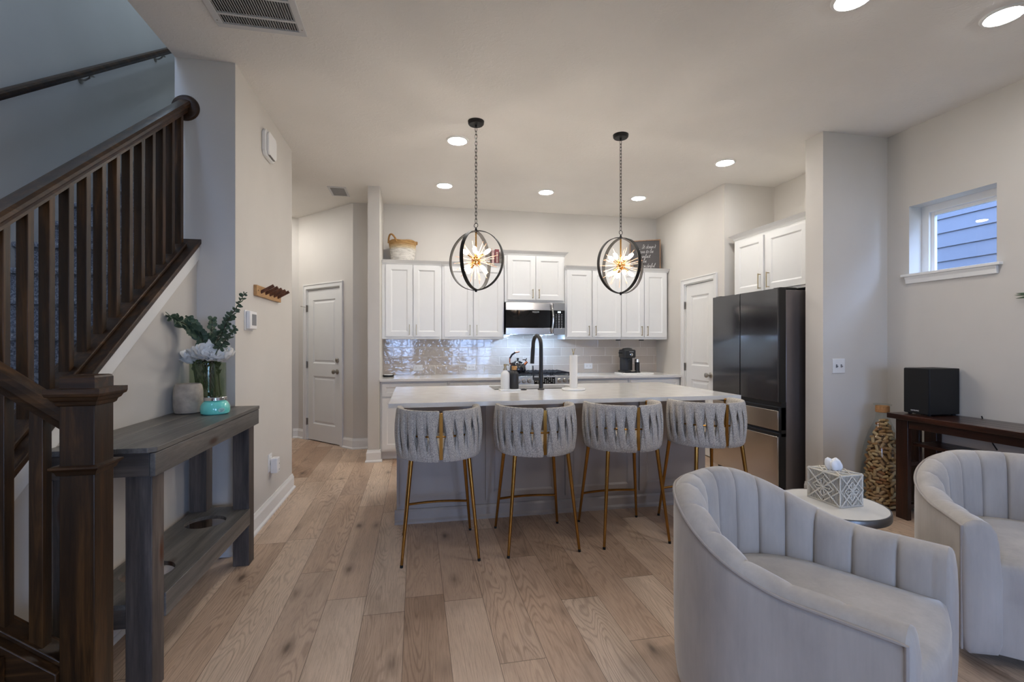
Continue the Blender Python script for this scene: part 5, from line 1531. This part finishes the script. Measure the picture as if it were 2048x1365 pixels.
def peony(label, hx, hy, hz, r, seed, tilt):
    t = thing('peony', label, 'flower', (hx, hy, hz), 0, 'white peonies in the vase')
    rr = random.Random(seed)
    m = MB()
    M = RZ(tilt[0]) @ RX(tilt[1])
    for ring, (n, rad, lift, size) in enumerate(((4, 0.12, 0.30, 0.62), (5, 0.28, 0.24, 0.72), (6, 0.48, 0.14, 0.80), (7, 0.66, 0.0, 0.82), (7, 0.70, -0.22, 0.74))):
        for k in range(n):
            a = 2 * pi * (k + 0.5 * ring) / n + rr.uniform(-.2, .2)
            el = (1.35, 1.15, 0.92, 0.62, 0.20)[ring] + rr.uniform(-.15, .15)
            s = size * r * rr.uniform(0.85, 1.15)
            rows = []
            for i in range(6):
                u = i / 5
                row = []
                for j in range(7):
                    v = (j / 6 - 0.5) * 2
                    wd = s * 0.66 * sin(pi * (0.10 + 0.66 * u)) ** 0.8
                    L_ = u * s * (1 - 0.22 * v * v * u)
                    x = rad * r * 0.5 + L_ * cos(el) - 0.20 * s * u * u * (ring < 3)
                    z = lift * r * 0.4 + L_ * sin(el) + 0.16 * s * u * u - 0.12 * s * v * v * (1 - u) + 0.16 * s * v * v * u
                    z += 0.06 * s * sin(7 * v + 3 * ring + k) * u + 0.05 * s * sin(11 * v + k * 2) * u * u
                    y = v * wd
                    p = RZ(a) @ Vector((x, y, z))
                    row.append(tuple(Vector((hx, hy, hz)) + (M @ p)))
                rows.append(row)
            m.grid(rows)
    obj('bloom', m, 'petal', t, ang=80)
    ba = seed * 2.4; b = Vector((VC[0] + 0.072 * cos(ba), VC[1] + 0.072 * sin(ba), TZ + 0.016))
    lq = Vector((hx - VC[0], hy - VC[1])); lq = lq * min(0.95, 0.078 / max(lq.length, 1e-3)); lipx, lipy = VC[0] + lq.x, VC[1] + lq.y
    obj('stem', MB().tube([b, ((b.x + lipx) / 2, (b.y + lipy) / 2, TZ + 0.13), (lipx, lipy, TZ + 0.265), (hx, hy, hz - 0.005)], 0.0062, 8), 'stem_green', t)
    for k in range(2):
        a0_, a1_ = rr.uniform(0, 6.28), rr.uniform(0, 6.28)
        p0_ = (VC[0] + 0.070 * cos(a0_), VC[1] + 0.070 * sin(a0_), TZ + 0.016); p1_ = (VC[0] + 0.074 * cos(a1_), VC[1] + 0.074 * sin(a1_), TZ + 0.262)
        obj('stem', MB().tube([p0_, ((p0_[0] + p1_[0]) / 2, (p0_[1] + p1_[1]) / 2, TZ + 0.14), p1_, (p1_[0] * 0.7 + hx * 0.3, p1_[1] * 0.7 + hy * 0.3, TZ + 0.285)], 0.0055, 8), 'stem_green', t)
    lf = MB()
    for k in range(3):
        a = rr.uniform(0, 6.28); q = Vector((lipx, lipy, TZ + 0.20 + 0.02 * k))
        L = 0.055
        lf.grid([[tuple(q + Vector((cos(a) * L * i / 5 * 0.6 + -sin(a) * wv * 0.012 * sin(pi * (0.05 + 0.9 * i / 5)), sin(a) * L * i / 5 * 0.6 + cos(a) * wv * 0.012 * sin(pi * (0.05 + 0.9 * i / 5)), 0.03 * i / 5))) for wv in (-1, 0, 1)] for i in range(6)])
    obj('leaves', lf, 'stem_green', t)
ux, uy = 0.927, -0.374          # screen-right direction on the table, seen from the camera
def V2(s, d, z): return VC[0] + ux * s - uy * 0 + (-0.374) * 0 + d * 0.36, VC[1] + uy * s * 0 + d * -0.93 + uy * s, TZ + z
for lab, s, d, z, r, sd, tl in (
        ('white peony drooping lowest at the far left of the vase', -0.098, 0.035, 0.288, 0.066, 1, (0.3, 0.5)),
        ('white peony above the stone pot, second from the left', -0.050, 0.055, 0.308, 0.062, 2, (0.0, 0.3)),
        ('white peony at the middle front of the vase', 0.000, 0.085, 0.312, 0.070, 3, (0.2, 0.45)),
        ('tall white peony at the back right of the vase', 0.055, 0.000, 0.345, 0.064, 4, (0.4, 0.1)),
        ('white peony right of the middle bloom, low over the vase rim', 0.062, 0.070, 0.305, 0.058, 5, (-0.3, 0.5)),
        ('white peony at the far right of the vase, before the wall corner', 0.105, 0.035, 0.300, 0.062, 6, (-0.6, 0.5))):
    x, y, z_ = V2(s, d, z)
    x = max(x, XK + 0.055)
    y = min(y, YRET - 0.06) if x < XL else y
    peony(lab, x, y, z_, r, sd, tl)

def eucalyptus(label, pts, leaf, seed, round_=True):
    t = thing('eucalyptus_stem', label, 'branch', (VC[0], VC[1], TZ + 0.02), 0, 'eucalyptus stems in the vase')
    rr = random.Random(seed)
    P = [Vector(p) for p in pts]
    # Catmull resample
    C = []
    for i in range(len(P) - 1):
        p0, p1, p2_, p3 = P[max(i - 1, 0)], P[i], P[i + 1], P[min(i + 2, len(P) - 1)]
        for k in range(8):
            u = k / 8
            C.append(0.5 * ((2 * p1) + (p2_ - p0) * u + (2 * p0 - 5 * p1 + 4 * p2_ - p3) * u * u + (3 * p1 - p0 - 3 * p2_ + p3) * u ** 3))
    C.append(P[-1])
    obj('stem', MB().tube(C, [0.0028 * (1 - 0.6 * i / len(C)) for i in range(len(C))], 6), 'stem_brown', t)
    m = MB()
    start = int(len(C) * 0.42)
    step = 1
    for i in range(start, len(C), step):
        q = (i - start) / max(1, len(C) - start)
        tg = (C[min(i + 1, len(C) - 1)] - C[max(i - 1, 0)]).normalized()
        for s in (-1, 1):
            a = rr.uniform(-0.9, 0.9) + (i % 2) * 1.5
            ref = Vector((0, 0, 1)) if abs(tg.z) < 0.9 else Vector((1, 0, 0))
            sd = tg.cross(ref).normalized(); up = sd.cross(tg)
            d = (sd * cos(a) + up * sin(a)) * s
            d = (d + tg * 0.45).normalized()
            nrm = d.cross(tg).normalized()
            wd_ = nrm.cross(d)
            L = leaf * (1 - 0.45 * q) * rr.uniform(0.75, 1.15)
            rows = []
            for u in range(6):
                uu = u / 5
                w = L * (0.46 if round_ else 0.30) * sin(pi * min(0.98, 0.06 + 0.90 * uu)) ** 0.75
                rows.append([tuple(C[i] + d * (L * uu) + wd_ * (w * v) + nrm * (0.10 * L * v * v + 0.08 * L * uu * uu)) for v in (-1, -.5, 0, .5, 1)])
            m.grid(rows)
    obj('leaves', m, 'leaf', t, ang=80)
def EP(s, d, z):
    x, y, zz = V2(s, d, z); return (x, y, zz)
base_ = (VC[0], VC[1], TZ + 0.02)
base_n = [0]
def eb():
    base_n[0] += 1; a = 1.1 + base_n[0] * 2.1
    return (VC[0] + 0.066 * cos(a), VC[1] + 0.066 * sin(a), TZ + 0.02)
def wall_ok(p):
    x, y, z_ = p
    return (max(x, XK + 0.03), y, z_)
eucalyptus('round-leafed eucalyptus stem reaching far left from the vase', [wall_ok(p) for p in (eb(), EP(-.02, .03, .27), EP(-.055, .06, .42), EP(-.12, .13, .47), EP(-.19, .23, .505), EP(-.26, .33, .525))], 0.050, 1)
eucalyptus('shorter round-leafed eucalyptus stem leaning left above the peonies', [wall_ok(p) for p in (eb(), EP(-.01, .02, .27), EP(-.03, .04, .39), EP(-.08, .08, .46), EP(-.125, .13, .52))], 0.048, 2)
eucalyptus('upright eucalyptus stem in the middle of the vase', (eb(), EP(.01, .01, .27), EP(.02, .02, .40), EP(.03, .03, .52)), 0.042, 3)
eucalyptus('small-leafed eucalyptus stem leaning right over the wall corner', (eb(), EP(.02, .05, .27), EP(.06, .12, .40), EP(.10, .17, .47), EP(.145, .22, .53)), 0.040, 4)
eucalyptus('tallest eucalyptus stem curving up to the peg rack', (eb(), EP(.02, .06, .27), EP(.07, .14, .40), EP(.13, .19, .51), EP(.18, .22, .58), EP(.222, .24, .645)), 0.034, 5, False)
eucalyptus('thin eucalyptus stem leaning right below the thermostat', (eb(), EP(.03, .06, .27), EP(.085, .14, .37), EP(.13, .20, .42), EP(.165, .23, .46)), 0.036, 6)

# ================================================================== RIGHT CORNER
cs = thing('media_console', 'dark red-brown slatted wood console along the right wall', 'console', (3.70, 2.0, 0))
KX0, KX1, KY0, KY1, KZ = 3.51, 3.885, 0.85, 2.99, 0.785
m = MB(); bw = (KX1 - KX0) / 4
for i in range(4):
    m.box(KX0 + bw * i, KY0, KZ - 0.038, KX0 + bw * (i + 1) - 0.0015, KY1, KZ)
obj('top_boards', m, 'red_wood_y', cs, bevel=0.003)
obj('front_apron', Bx(3.555, KY0 + 0.06, 0.685, 3.575, 2.86, KZ - 0.038), 'red_wood_y', cs, bevel=0.002)
for ya, yb in ((2.868, 2.958), (0.90, 0.99)):
    obj('leg', Bx(3.556, ya, 0, 3.590, yb, KZ - 0.038), 'red_wood_z', cs, bevel=0.003)
    obj('leg', Bx(3.820, ya, 0, 3.872, yb, KZ - 0.038), 'red_wood_z', cs, bevel=0.003)
    obj('slat', Bx(3.672, ya + 0.01, 0.116, 3.70, ya + 0.07, KZ - 0.038), 'red_wood_z', cs, bevel=0.002)
    wm = 'red_wood_y'
    for zz in (0.40, 0.085):
        obj('end_rail', Bx(3.590, ya + 0.012, zz, 3.820, ya + 0.05, zz + 0.032), wm, cs, bevel=0.002)
m = MB()
for i in range(3): m.box(3.60 + 0.075 * i, 0.99, 0.555, 3.672 + 0.075 * i, 2.868, 0.577)
obj('shelf', m, 'red_wood_y', cs, bevel=0.002)
sw = thing('subwoofer', 'black cube subwoofer on the dark red-brown console', 'speaker', (3.74, 2.84, KZ))
obj('cabinet', Bx(3.606, 2.752, KZ + 0.010, 3.875, 2.936, 1.128), 'speaker_black', sw, bevel=0.004)
obj('front_grille', Bx(3.598, 2.756, KZ + 0.013, 3.6058, 2.932, 1.125), 'fabric_black', sw, bevel=0.003)
for x in (3.63, 3.85):
    for y in (2.775, 2.91):
        obj('foot', MB().cyl((x, y, KZ), (x, y, KZ + 0.010), 0.012, seg=12), 'black_rubber', sw)
text('lettering', 'SAMSUNG', 0.013, (3.5975, 2.85, KZ + 0.032), (pi / 2, 0, -pi / 2), 'plastic_white', sw)
o = obj('speaker_cable', MB().tube([(3.882, 2.62, 0.80), (3.893, 2.62, 0.78), (3.895, 2.60, 0.72), (3.892, 2.56, 0.62), (3.885, 2.53, 0.582)], 0.004, 8), 'cable', base=(3.88, 2.6, 0.58))
o.data.transform(Matrix.Translation((-3.88, -2.6, -0.58))); tag(o, 'thin black cable hanging behind the console to its shelf', 'cable')

JC = (3.675, 3.165, 0.0)
def jr(z):
    pts = [(0.0, 0.105), (0.02, 0.128), (0.05, 0.138), (0.12, 0.141), (0.30, 0.140), (0.40, 0.134), (0.50, 0.118), (0.58, 0.096), (0.64, 0.072), (0.69, 0.052), (0.72, 0.045), (0.76, 0.042)]
    for (a, ra), (b, rb) in zip(pts, pts[1:]):
        if z <= b: return ra + (rb - ra) * (z - a) / (b - a)
    return 0.042
jar = thing('cork_jar', 'tall glass bottle jar of wine corks beside the console', 'jar', JC)
pf = [(0.0001, 0.0), (0.10, 0.0)] + [(jr(0.76 * i / 40), 0.006 + 0.754 * i / 40) for i in range(41)]
obj('glass_body', MB().lathe(pf, JC, 48, cap=False), 'jar_glass', jar)
obj('cork_collar', MB().lathe([(0.0435, 0.757), (0.047, 0.760), (0.047, 0.806), (0.044, 0.810), (0.0001, 0.810)], JC, 28), 'cork_band', jar)
obj('stopper_lid', MB().lathe([(0.0001, 0.808), (0.046, 0.809), (0.060, 0.815), (0.062, 0.820), (0.058, 0.824), (0.0001, 0.826)], JC, 28), 'jar_glass', jar)
# the corks: individuals behind the glass on the seen side
cork_me = None
rr = random.Random(11)
placed = 0
view = atan2(-JC[1], -JC[0])
z = 0.030
slots = []
row = 0
while z < 0.700:
    r = jr(z + 0.006) - 0.0175
    if r < 0.014: break
    span = 2.55 if r > 0.05 else 3.1
    nn_ = max(2, int(r * span / 0.043))
    for k in range(nn_):
        a = view - span / 2 + span * (k + 0.5 + 0.5 * (row % 2)) / nn_
        slots.append((r, a, z))
    z += 0.0265; row += 1
slots = slots[:300]
for r, a, z in slots:
    a += rr.uniform(-0.05, 0.05); zz = z + rr.uniform(-0.004, 0.004)
    roll = rr.choice([rr.uniform(-0.5, 0.5), rr.uniform(-1.57, 1.57)])
    yaw_ = rr.uniform(-0.30, 0.30)
    if cork_me is None:
        mb = MB().at(RY(pi / 2)).lathe([(0.0001, -0.022), (0.0098, -0.022), (0.0113, -0.0205), (0.0115, 0), (0.0113, 0.0205), (0.0098, 0.022), (0.0001, 0.022)], seg=12)
        c = obj('wine_cork', mb, 'cork'); cork_me = c
    else:
        c = cork_me.copy(); COL.objects.link(c)
    rad = r - 0.006 * abs(cos(roll)) - rr.uniform(0, 0.004)
    c.location = (JC[0] + rad * cos(a), JC[1] + rad * sin(a), zz)
    # cork axis starts tangent to the glass, then rolls towards upright
    c.rotation_euler = (Matrix.Rotation(a + pi / 2 + yaw_, 3, 'Z') @ Matrix.Rotation(roll, 3, 'Y')).to_euler()
    tag(c, 'wine cork inside the tall glass bottle jar beside the console', 'cork', 'wine corks in the jar')
pf = [(0.0001, 0.012)] + [(max(0.002, jr(zq) - 0.036), zq) for zq in [0.014 + 0.66 * i / 30 for i in range(31)]] + [(0.0001, 0.69)]
o = obj('cork_filling', MB().lathe(pf, JC, 28, cap=False), 'cork_core'); o['kind'] = 'stuff'; tag(o, 'mass of corks filling the middle of the glass jar', 'corks')

# side table and tissue box
SC = (1.987, 1.974); STZ = 0.53; SR = 0.238
sd = thing('side_table', 'round white side table with pewter rim between the armchairs', 'side table', (SC[0], SC[1], 0))
obj('table_top', MB().lathe([(0.0001, STZ - 0.004), (SR - 0.010, STZ - 0.004), (SR - 0.008, STZ), (0.0001, STZ)][::1], (SC[0], SC[1], 0), 56), 'marble_top', sd)
obj('metal_rim', MB().lathe([(SR - 0.012, STZ - 0.036), (SR - 0.002, STZ - 0.036), (SR, STZ - 0.032), (SR, STZ - 0.004), (SR - 0.003, STZ + 0.001), (SR - 0.008, STZ + 0.001), (SR - 0.010, STZ - 0.004)], (SC[0], SC[1], 0), 56, cap=True), 'pewter', sd)
obj('pedestal', MB().lathe([(0.0001, 0.0), (0.15, 0.0), (0.15, 0.010), (0.03, 0.022), (0.022, 0.04), (0.022, STZ - 0.06), (0.05, STZ - 0.036), (0.0001, STZ - 0.036)], (SC[0], SC[1], 0), 32), 'pewter', sd)
# tissue box: near corner and two edges
tb = thing('tissue_box', 'macrame tissue box cover on the round side table', 'tissue box', (2.035, 2.0, STZ))
e1 = (Vector((1.963, 2.086)) - Vector((1.971, 1.906))); L1 = e1.length; e1.normalize()
e2 = Vector((e1.y, -e1.x)); L2 = 0.132
TM = Matrix(((e2.x, e1.x, 0, 1.971), (e2.y, e1.y, 0, 1.906), (0, 0, 1, STZ), (0, 0, 0, 1)))
TH_ = 0.152
obj('box_core', MB().at(TM).box(0.004, 0.004, 0.0, L2 - 0.004, L1 - 0.004, TH_ - 0.004), 'macrame_gap', tb)
def cord(m, pts, r=0.0032, seg=6): m.tube(pts, r, seg)
def macrame_face(W, H, Fm, name):
    """cord work on a face: local u 0..W, v 0..H, out along n"""
    m = MB().at(Fm)
    n = int(W / 0.0078)
    cx_, cy_ = W / 2, H / 2
    for i in range(n + 1):
        u = 0.004 + (W - 0.008) * i / n
        pts = []
        for k in range(11):
            v = H * k / 10
            d = (u - cx_) / cx_
            s = 0.004 * sin(2 * pi * v / H * 2 + (1 if d > 0 else -1) * 1.2) * (1 - abs(d))
            pts.append((u + s, 0.0, v))
        cord(m, pts, 0.0021, 5)
    # big X, diamond and rosette in thick cord
    for a, b in (((0, 0), (1, 1)), ((1, 0), (0, 1))):
        cord(m, [(W * (a[0] + (b[0] - a[0]) * t), -0.0035 - 0.0015 * sin(pi * t), H * (a[1] + (b[1] - a[1]) * t)) for t in [k / 8 for k in range(9)]], 0.0038)
    for s in (0.50, 0.32):
        q = [(cx_ - W * s, cy_), (cx_, cy_ + H * s * 0.96), (cx_ + W * s, cy_), (cx_, cy_ - H * s * 0.96)]
        for a, b in zip(q, q[1:] + q[:1]):
            cord(m, [(a[0] + (b[0] - a[0]) * t, -0.004, a[1] + (b[1] - a[1]) * t) for t in [k / 5 for k in range(6)]], 0.0034)
    for k in range(10):
        a = 2 * pi * k / 10
        cord(m, [(cx_ + 0.006 * cos(a), -0.006, cy_ + 0.006 * sin(a)), (cx_ + W * 0.17 * cos(a), -0.007, cy_ + H * 0.17 * sin(a))], 0.003)
        m.sphere((cx_ + W * 0.2 * cos(a), -0.005, cy_ + H * 0.2 * sin(a)), 0.0045, 8, 6)
    m.sphere((cx_, -0.006, cy_), 0.006, 8, 6)
    for a, b in (((0, 0), (W, 0)), ((0, H), (W, H)), ((0, 0), (0, H)), ((W, 0), (W, H))):
        cord(m, [(a[0], 0, a[1]), ((a[0] + b[0]) / 2, 0, (a[1] + b[1]) / 2), (b[0], 0, b[1])], 0.0040)
    return obj(name, m, 'macrame', tb, ang=70)
macrame_face(L2, TH_ - 0.006, TM @ T(0, 0, 0.003), 'knotted_side')
macrame_face(L1, TH_ - 0.006, TM @ T(0, L1, 0.003) @ RZ(-pi / 2), 'knotted_side')
macrame_face(L1, TH_ - 0.006, TM @ T(L2, 0, 0.003) @ RZ(pi / 2), 'knotted_side')
macrame_face(L2, TH_ - 0.006, TM @ T(L2, L1, 0.003) @ RZ(pi), 'knotted_side')
macrame_face(L2, L1, TM @ T(0, 0, TH_ - 0.003) @ RX(-pi / 2) @ Matrix.Scale(-1, 4, (0, 0, 1)) if False else TM @ T(0, 0, TH_ - 0.003) @ Matrix(((1, 0, 0, 0), (0, 0, 1, 0), (0, -1, 0, 0), (0, 0, 0, 1))), 'knotted_top')
m = MB().at(TM @ T(L2 / 2, L1 / 2 + 0.004, TH_))
rows = []
r2 = random.Random(5)
for i, (r, z) in enumerate(((0.015, -0.004), (0.026, 0.006), (0.031, 0.020), (0.031, 0.034), (0.028, 0.046), (0.020, 0.054), (0.010, 0.050), (0.003, 0.040))):
    rows.append([(r * (1 + 0.16 * sin(5 * a + i * 0.6) + 0.08 * sin(9 * a)) * cos(a), r * 1.15 * (1 + 0.16 * sin(5 * a + i * 0.6)) * sin(a), z + 0.006 * sin(3 * a + 1.0) * (i > 2)) for a in [2 * pi * k / 36 for k in range(36)]])
m.grid(rows, closed_v=True)
o = obj('tissue', m, 'tissue', base=None, ang=80); tag(o, 'white tissue tuft pulled from the macrame box', 'tissue')

# leaf tips of a wall ornament at the right picture edge
lf = thing('wall_sprig', 'dark leaf tips of a wall ornament at the right picture edge', 'wall ornament', (3.89, 2.30, 1.64))
for k, (y1_, z1_) in enumerate(((2.418, 1.640), (2.425, 1.628), (2.418, 1.605))):
    rows = []
    a = Vector((XR - 0.004, 2.30, 1.625)); b = Vector((XR - 0.035, y1_, z1_))
    for i in range(7):
        u = i / 6; c = a + (b - a) * u
        w = 0.008 * sin(pi * (0.1 + 0.88 * u))
        rows.append([(c.x, c.y, c.z - w), (c.x - 0.003, c.y, c.z), (c.x, c.y, c.z + w), (c.x + 0.002, c.y, c.z)])
    obj('leaf', MB().grid(rows, closed_v=True), 'leaf', lf)
obj('wall_stem', MB().tube([(XR, 2.30, 1.60), (XR - 0.006, 2.30, 1.63), (XR - 0.002, 2.28, 1.68)], 0.005, 8), 'stem_brown', lf)

# ================================================================== ARMCHAIRS
def make_chair(label, cx_, cy_, ang, R=0.41, TK=0.125, LA=0.385, ZB=0.755, ZF=0.57, NCH=15):
    """channel-back barrel armchair; local +y is the way it faces, rotated by ang"""
    t = thing('armchair', label, 'armchair', (cx_, cy_, 0), ang, 'velvet channel armchairs')
    tot = pi * R / 2 + LA                           # arc length from the back centre to an arm front
    def path(s, off):
        """s in -tot..tot; off = inset from the outer line"""
        a = abs(s); q = 1 if s >= 0 else -1
        r = R - off
        if a <= pi * R / 2:
            th = a / R
            return (q * r * sin(th), -r * cos(th)), (q * sin(th), -cos(th))
        d = a - pi * R / 2
        return (q * r, d), (q * 1.0, 0.0)
    def top(s):
        a = abs(s) / tot
        k = max(0.0, min(1.0, (a - 0.13) / 0.64)); k = k * k * (3 - 2 * k)
        return ZB - (ZB - ZF) * k
    def front(off, z):                              # rounds the arm front
        return 0
    N = 150
    S = [-tot + 2 * tot * i / N for i in range(N + 1)]
    # outer shell
    rows = []
    for s in S:
        zt = top(s); row = []
        for off, z in ((0.030, 0.045), (0.012, 0.06), (0.004, 0.12), (0.0, 0.30), (0.0, zt - 0.10), (0.001, zt - 0.035), (0.004, zt - 0.012)):
            (x, y), n_ = path(s, off); row.append((x, y, z))
        rows.append(row)
    obj('outer_shell', MB().grid(rows), 'velvet', t, local=True, ang=60)
    # piping along the rim and down the arm fronts
    pts = []
    for z in (0.06, 0.2, 0.35, ZF - 0.06): 
        (x, y), _ = path(-tot, 0.002); pts.append((x, y + 0.004, z))
    for s in S:
        (x, y), _ = path(s, 0.002); pts.append((x, y + (0.004 if abs(s) > tot - 0.01 else 0), top(s) - 0.006))
    for z in (ZF - 0.06, 0.35, 0.2, 0.06):
        (x, y), _ = path(tot, 0.002); pts.append((x, y + 0.004, z))
    obj('piping', MB().tube(pts, 0.0058, 8), 'velvet_piping', t, local=True)
    # channelled inside: top roll, then down to the seat
    rows = []
    M_ = N * 2
    for i in range(M_ + 1):
        s = -tot + 2 * tot * i / M_
        ph = (s + tot) / (2 * tot) * NCH
        c = abs(sin(pi * ph)) ** 0.32               # 0 at the seams
        if abs(s) > tot - 0.03: c = 1.0
        zt = top(s)
        row = []
        f = 1 - abs(s) / tot
        for off, dz, pin in ((0.006, -0.006, 0.0), (0.016, 0.008, 0.2), (0.036, 0.020, 0.6), (0.062, 0.022, 0.9), (0.088, 0.010, 1.0), (0.106, -0.018, 1.0), (0.115, -0.06, 1.0), (0.119, -0.13, 1.0), (0.124, -0.22, 1.0), (0.126, None, 1.0)):
            z = (zt + dz) if dz is not None else 0.36
            z = max(z, 0.36)
            arm_ = 1 - 0.65 * max(0.0, min(1.0, (abs(s) / tot - 0.45) / 0.3)) * (off < 0.1)
            o_ = off - 0.016 * pin * arm_ * (1 - c)
            z -= 0.008 * arm_ * pin * (1 - c) * (dz is not None and dz > -0.03)
            # fill out between seams
            o_ += 0.006 * pin * c
            (x, y), _ = path(s, o_)
            # inside channels lean forward a little at the bottom
            row.append((x, y, z))
        rows.append(row)
    obj('channel_back', MB().grid(rows), 'velvet', t, local=True, ang=75)
    # arm fronts
    for q in (-1, 1):
        s = q * tot; zt = top(s)
        prof2 = [(0.006, zt - 0.006), (0.0172, zt + 0.008), (0.0396, zt + 0.020), (0.0674, zt + 0.022), (0.094, zt + 0.010), (0.112, zt - 0.018), (0.121, zt - 0.06), (0.125, zt - 0.13), (0.130, 0.37), (0.132, 0.36), (0.132, 0.10), (0.118, 0.055), (0.030, 0.045), (0.012, 0.06), (0.004, 0.12), (0.0, 0.30), (0.0, zt - 0.10), (0.001, zt - 0.035), (0.004, zt - 0.012)]
        m = MB()
        (x0_, y0_), _ = path(s, 0.0)
        rows = []
        for sc, dy in ((1.0, -0.001), (0.985, 0.007), (0.93, 0.013), (0.78, 0.019), (0.45, 0.024), (0.0, 0.026)):
            cxo = 0.062; czo = 0.32
            rows.append([(q * (R - (cxo + (o_ - cxo) * sc)), y0_ + dy, czo + (z - czo) * sc) for o_, z in prof2])
        m.grid(rows, closed_v=True)
        obj('arm_front', m, 'velvet', t, local=True, ang=75)
    # seat cushion
    ri = R - 0.116
    outline = []
    for k in range(25):
        th = -pi / 2 + pi * k / 24
        outline.append((ri * sin(th), -ri * cos(th)))
    outline += [(ri, 0.15), (ri, LA - 0.01)]
    for k in range(9):
        u = k / 8
        outline.append((ri - 2 * ri * u, LA + 0.005 + 0.035 * sin(pi * u)))
    outline += [(-ri, LA - 0.01), (-ri, 0.15)]
    rows = []
    for sc, z in ((0.985, 0.06), (1.0, 0.10), (1.0, 0.26), (0.985, 0.275), (1.0, 0.29), (1.0, 0.385), (0.985, 0.41), (0.94, 0.425), (0.7, 0.436), (0.35, 0.442), (0.0, 0.444)):
        rows.append([(x * sc, 0.03 + (y - 0.03) * sc, z) for x, y in outline])
    obj('seat_cushion', MB().grid(rows, closed_v=True), 'velvet', t, local=True, ang=50)
    obj('swivel_base', MB().lathe([(0.0001, 0.0), (0.27, 0.0), (0.275, 0.006), (0.275, 0.04), (0.26, 0.05), (0.0001, 0.05)], (0, 0.02, 0), 40), 'dark_wood', t, local=True)
    return t
make_chair('pale velvet channel armchair nearest the camera, before the side table', 1.345, 1.50, radians(-150))
make_chair('pale velvet channel armchair at the right edge, before the console', 2.748, 1.656, radians(147), ZB=0.725)
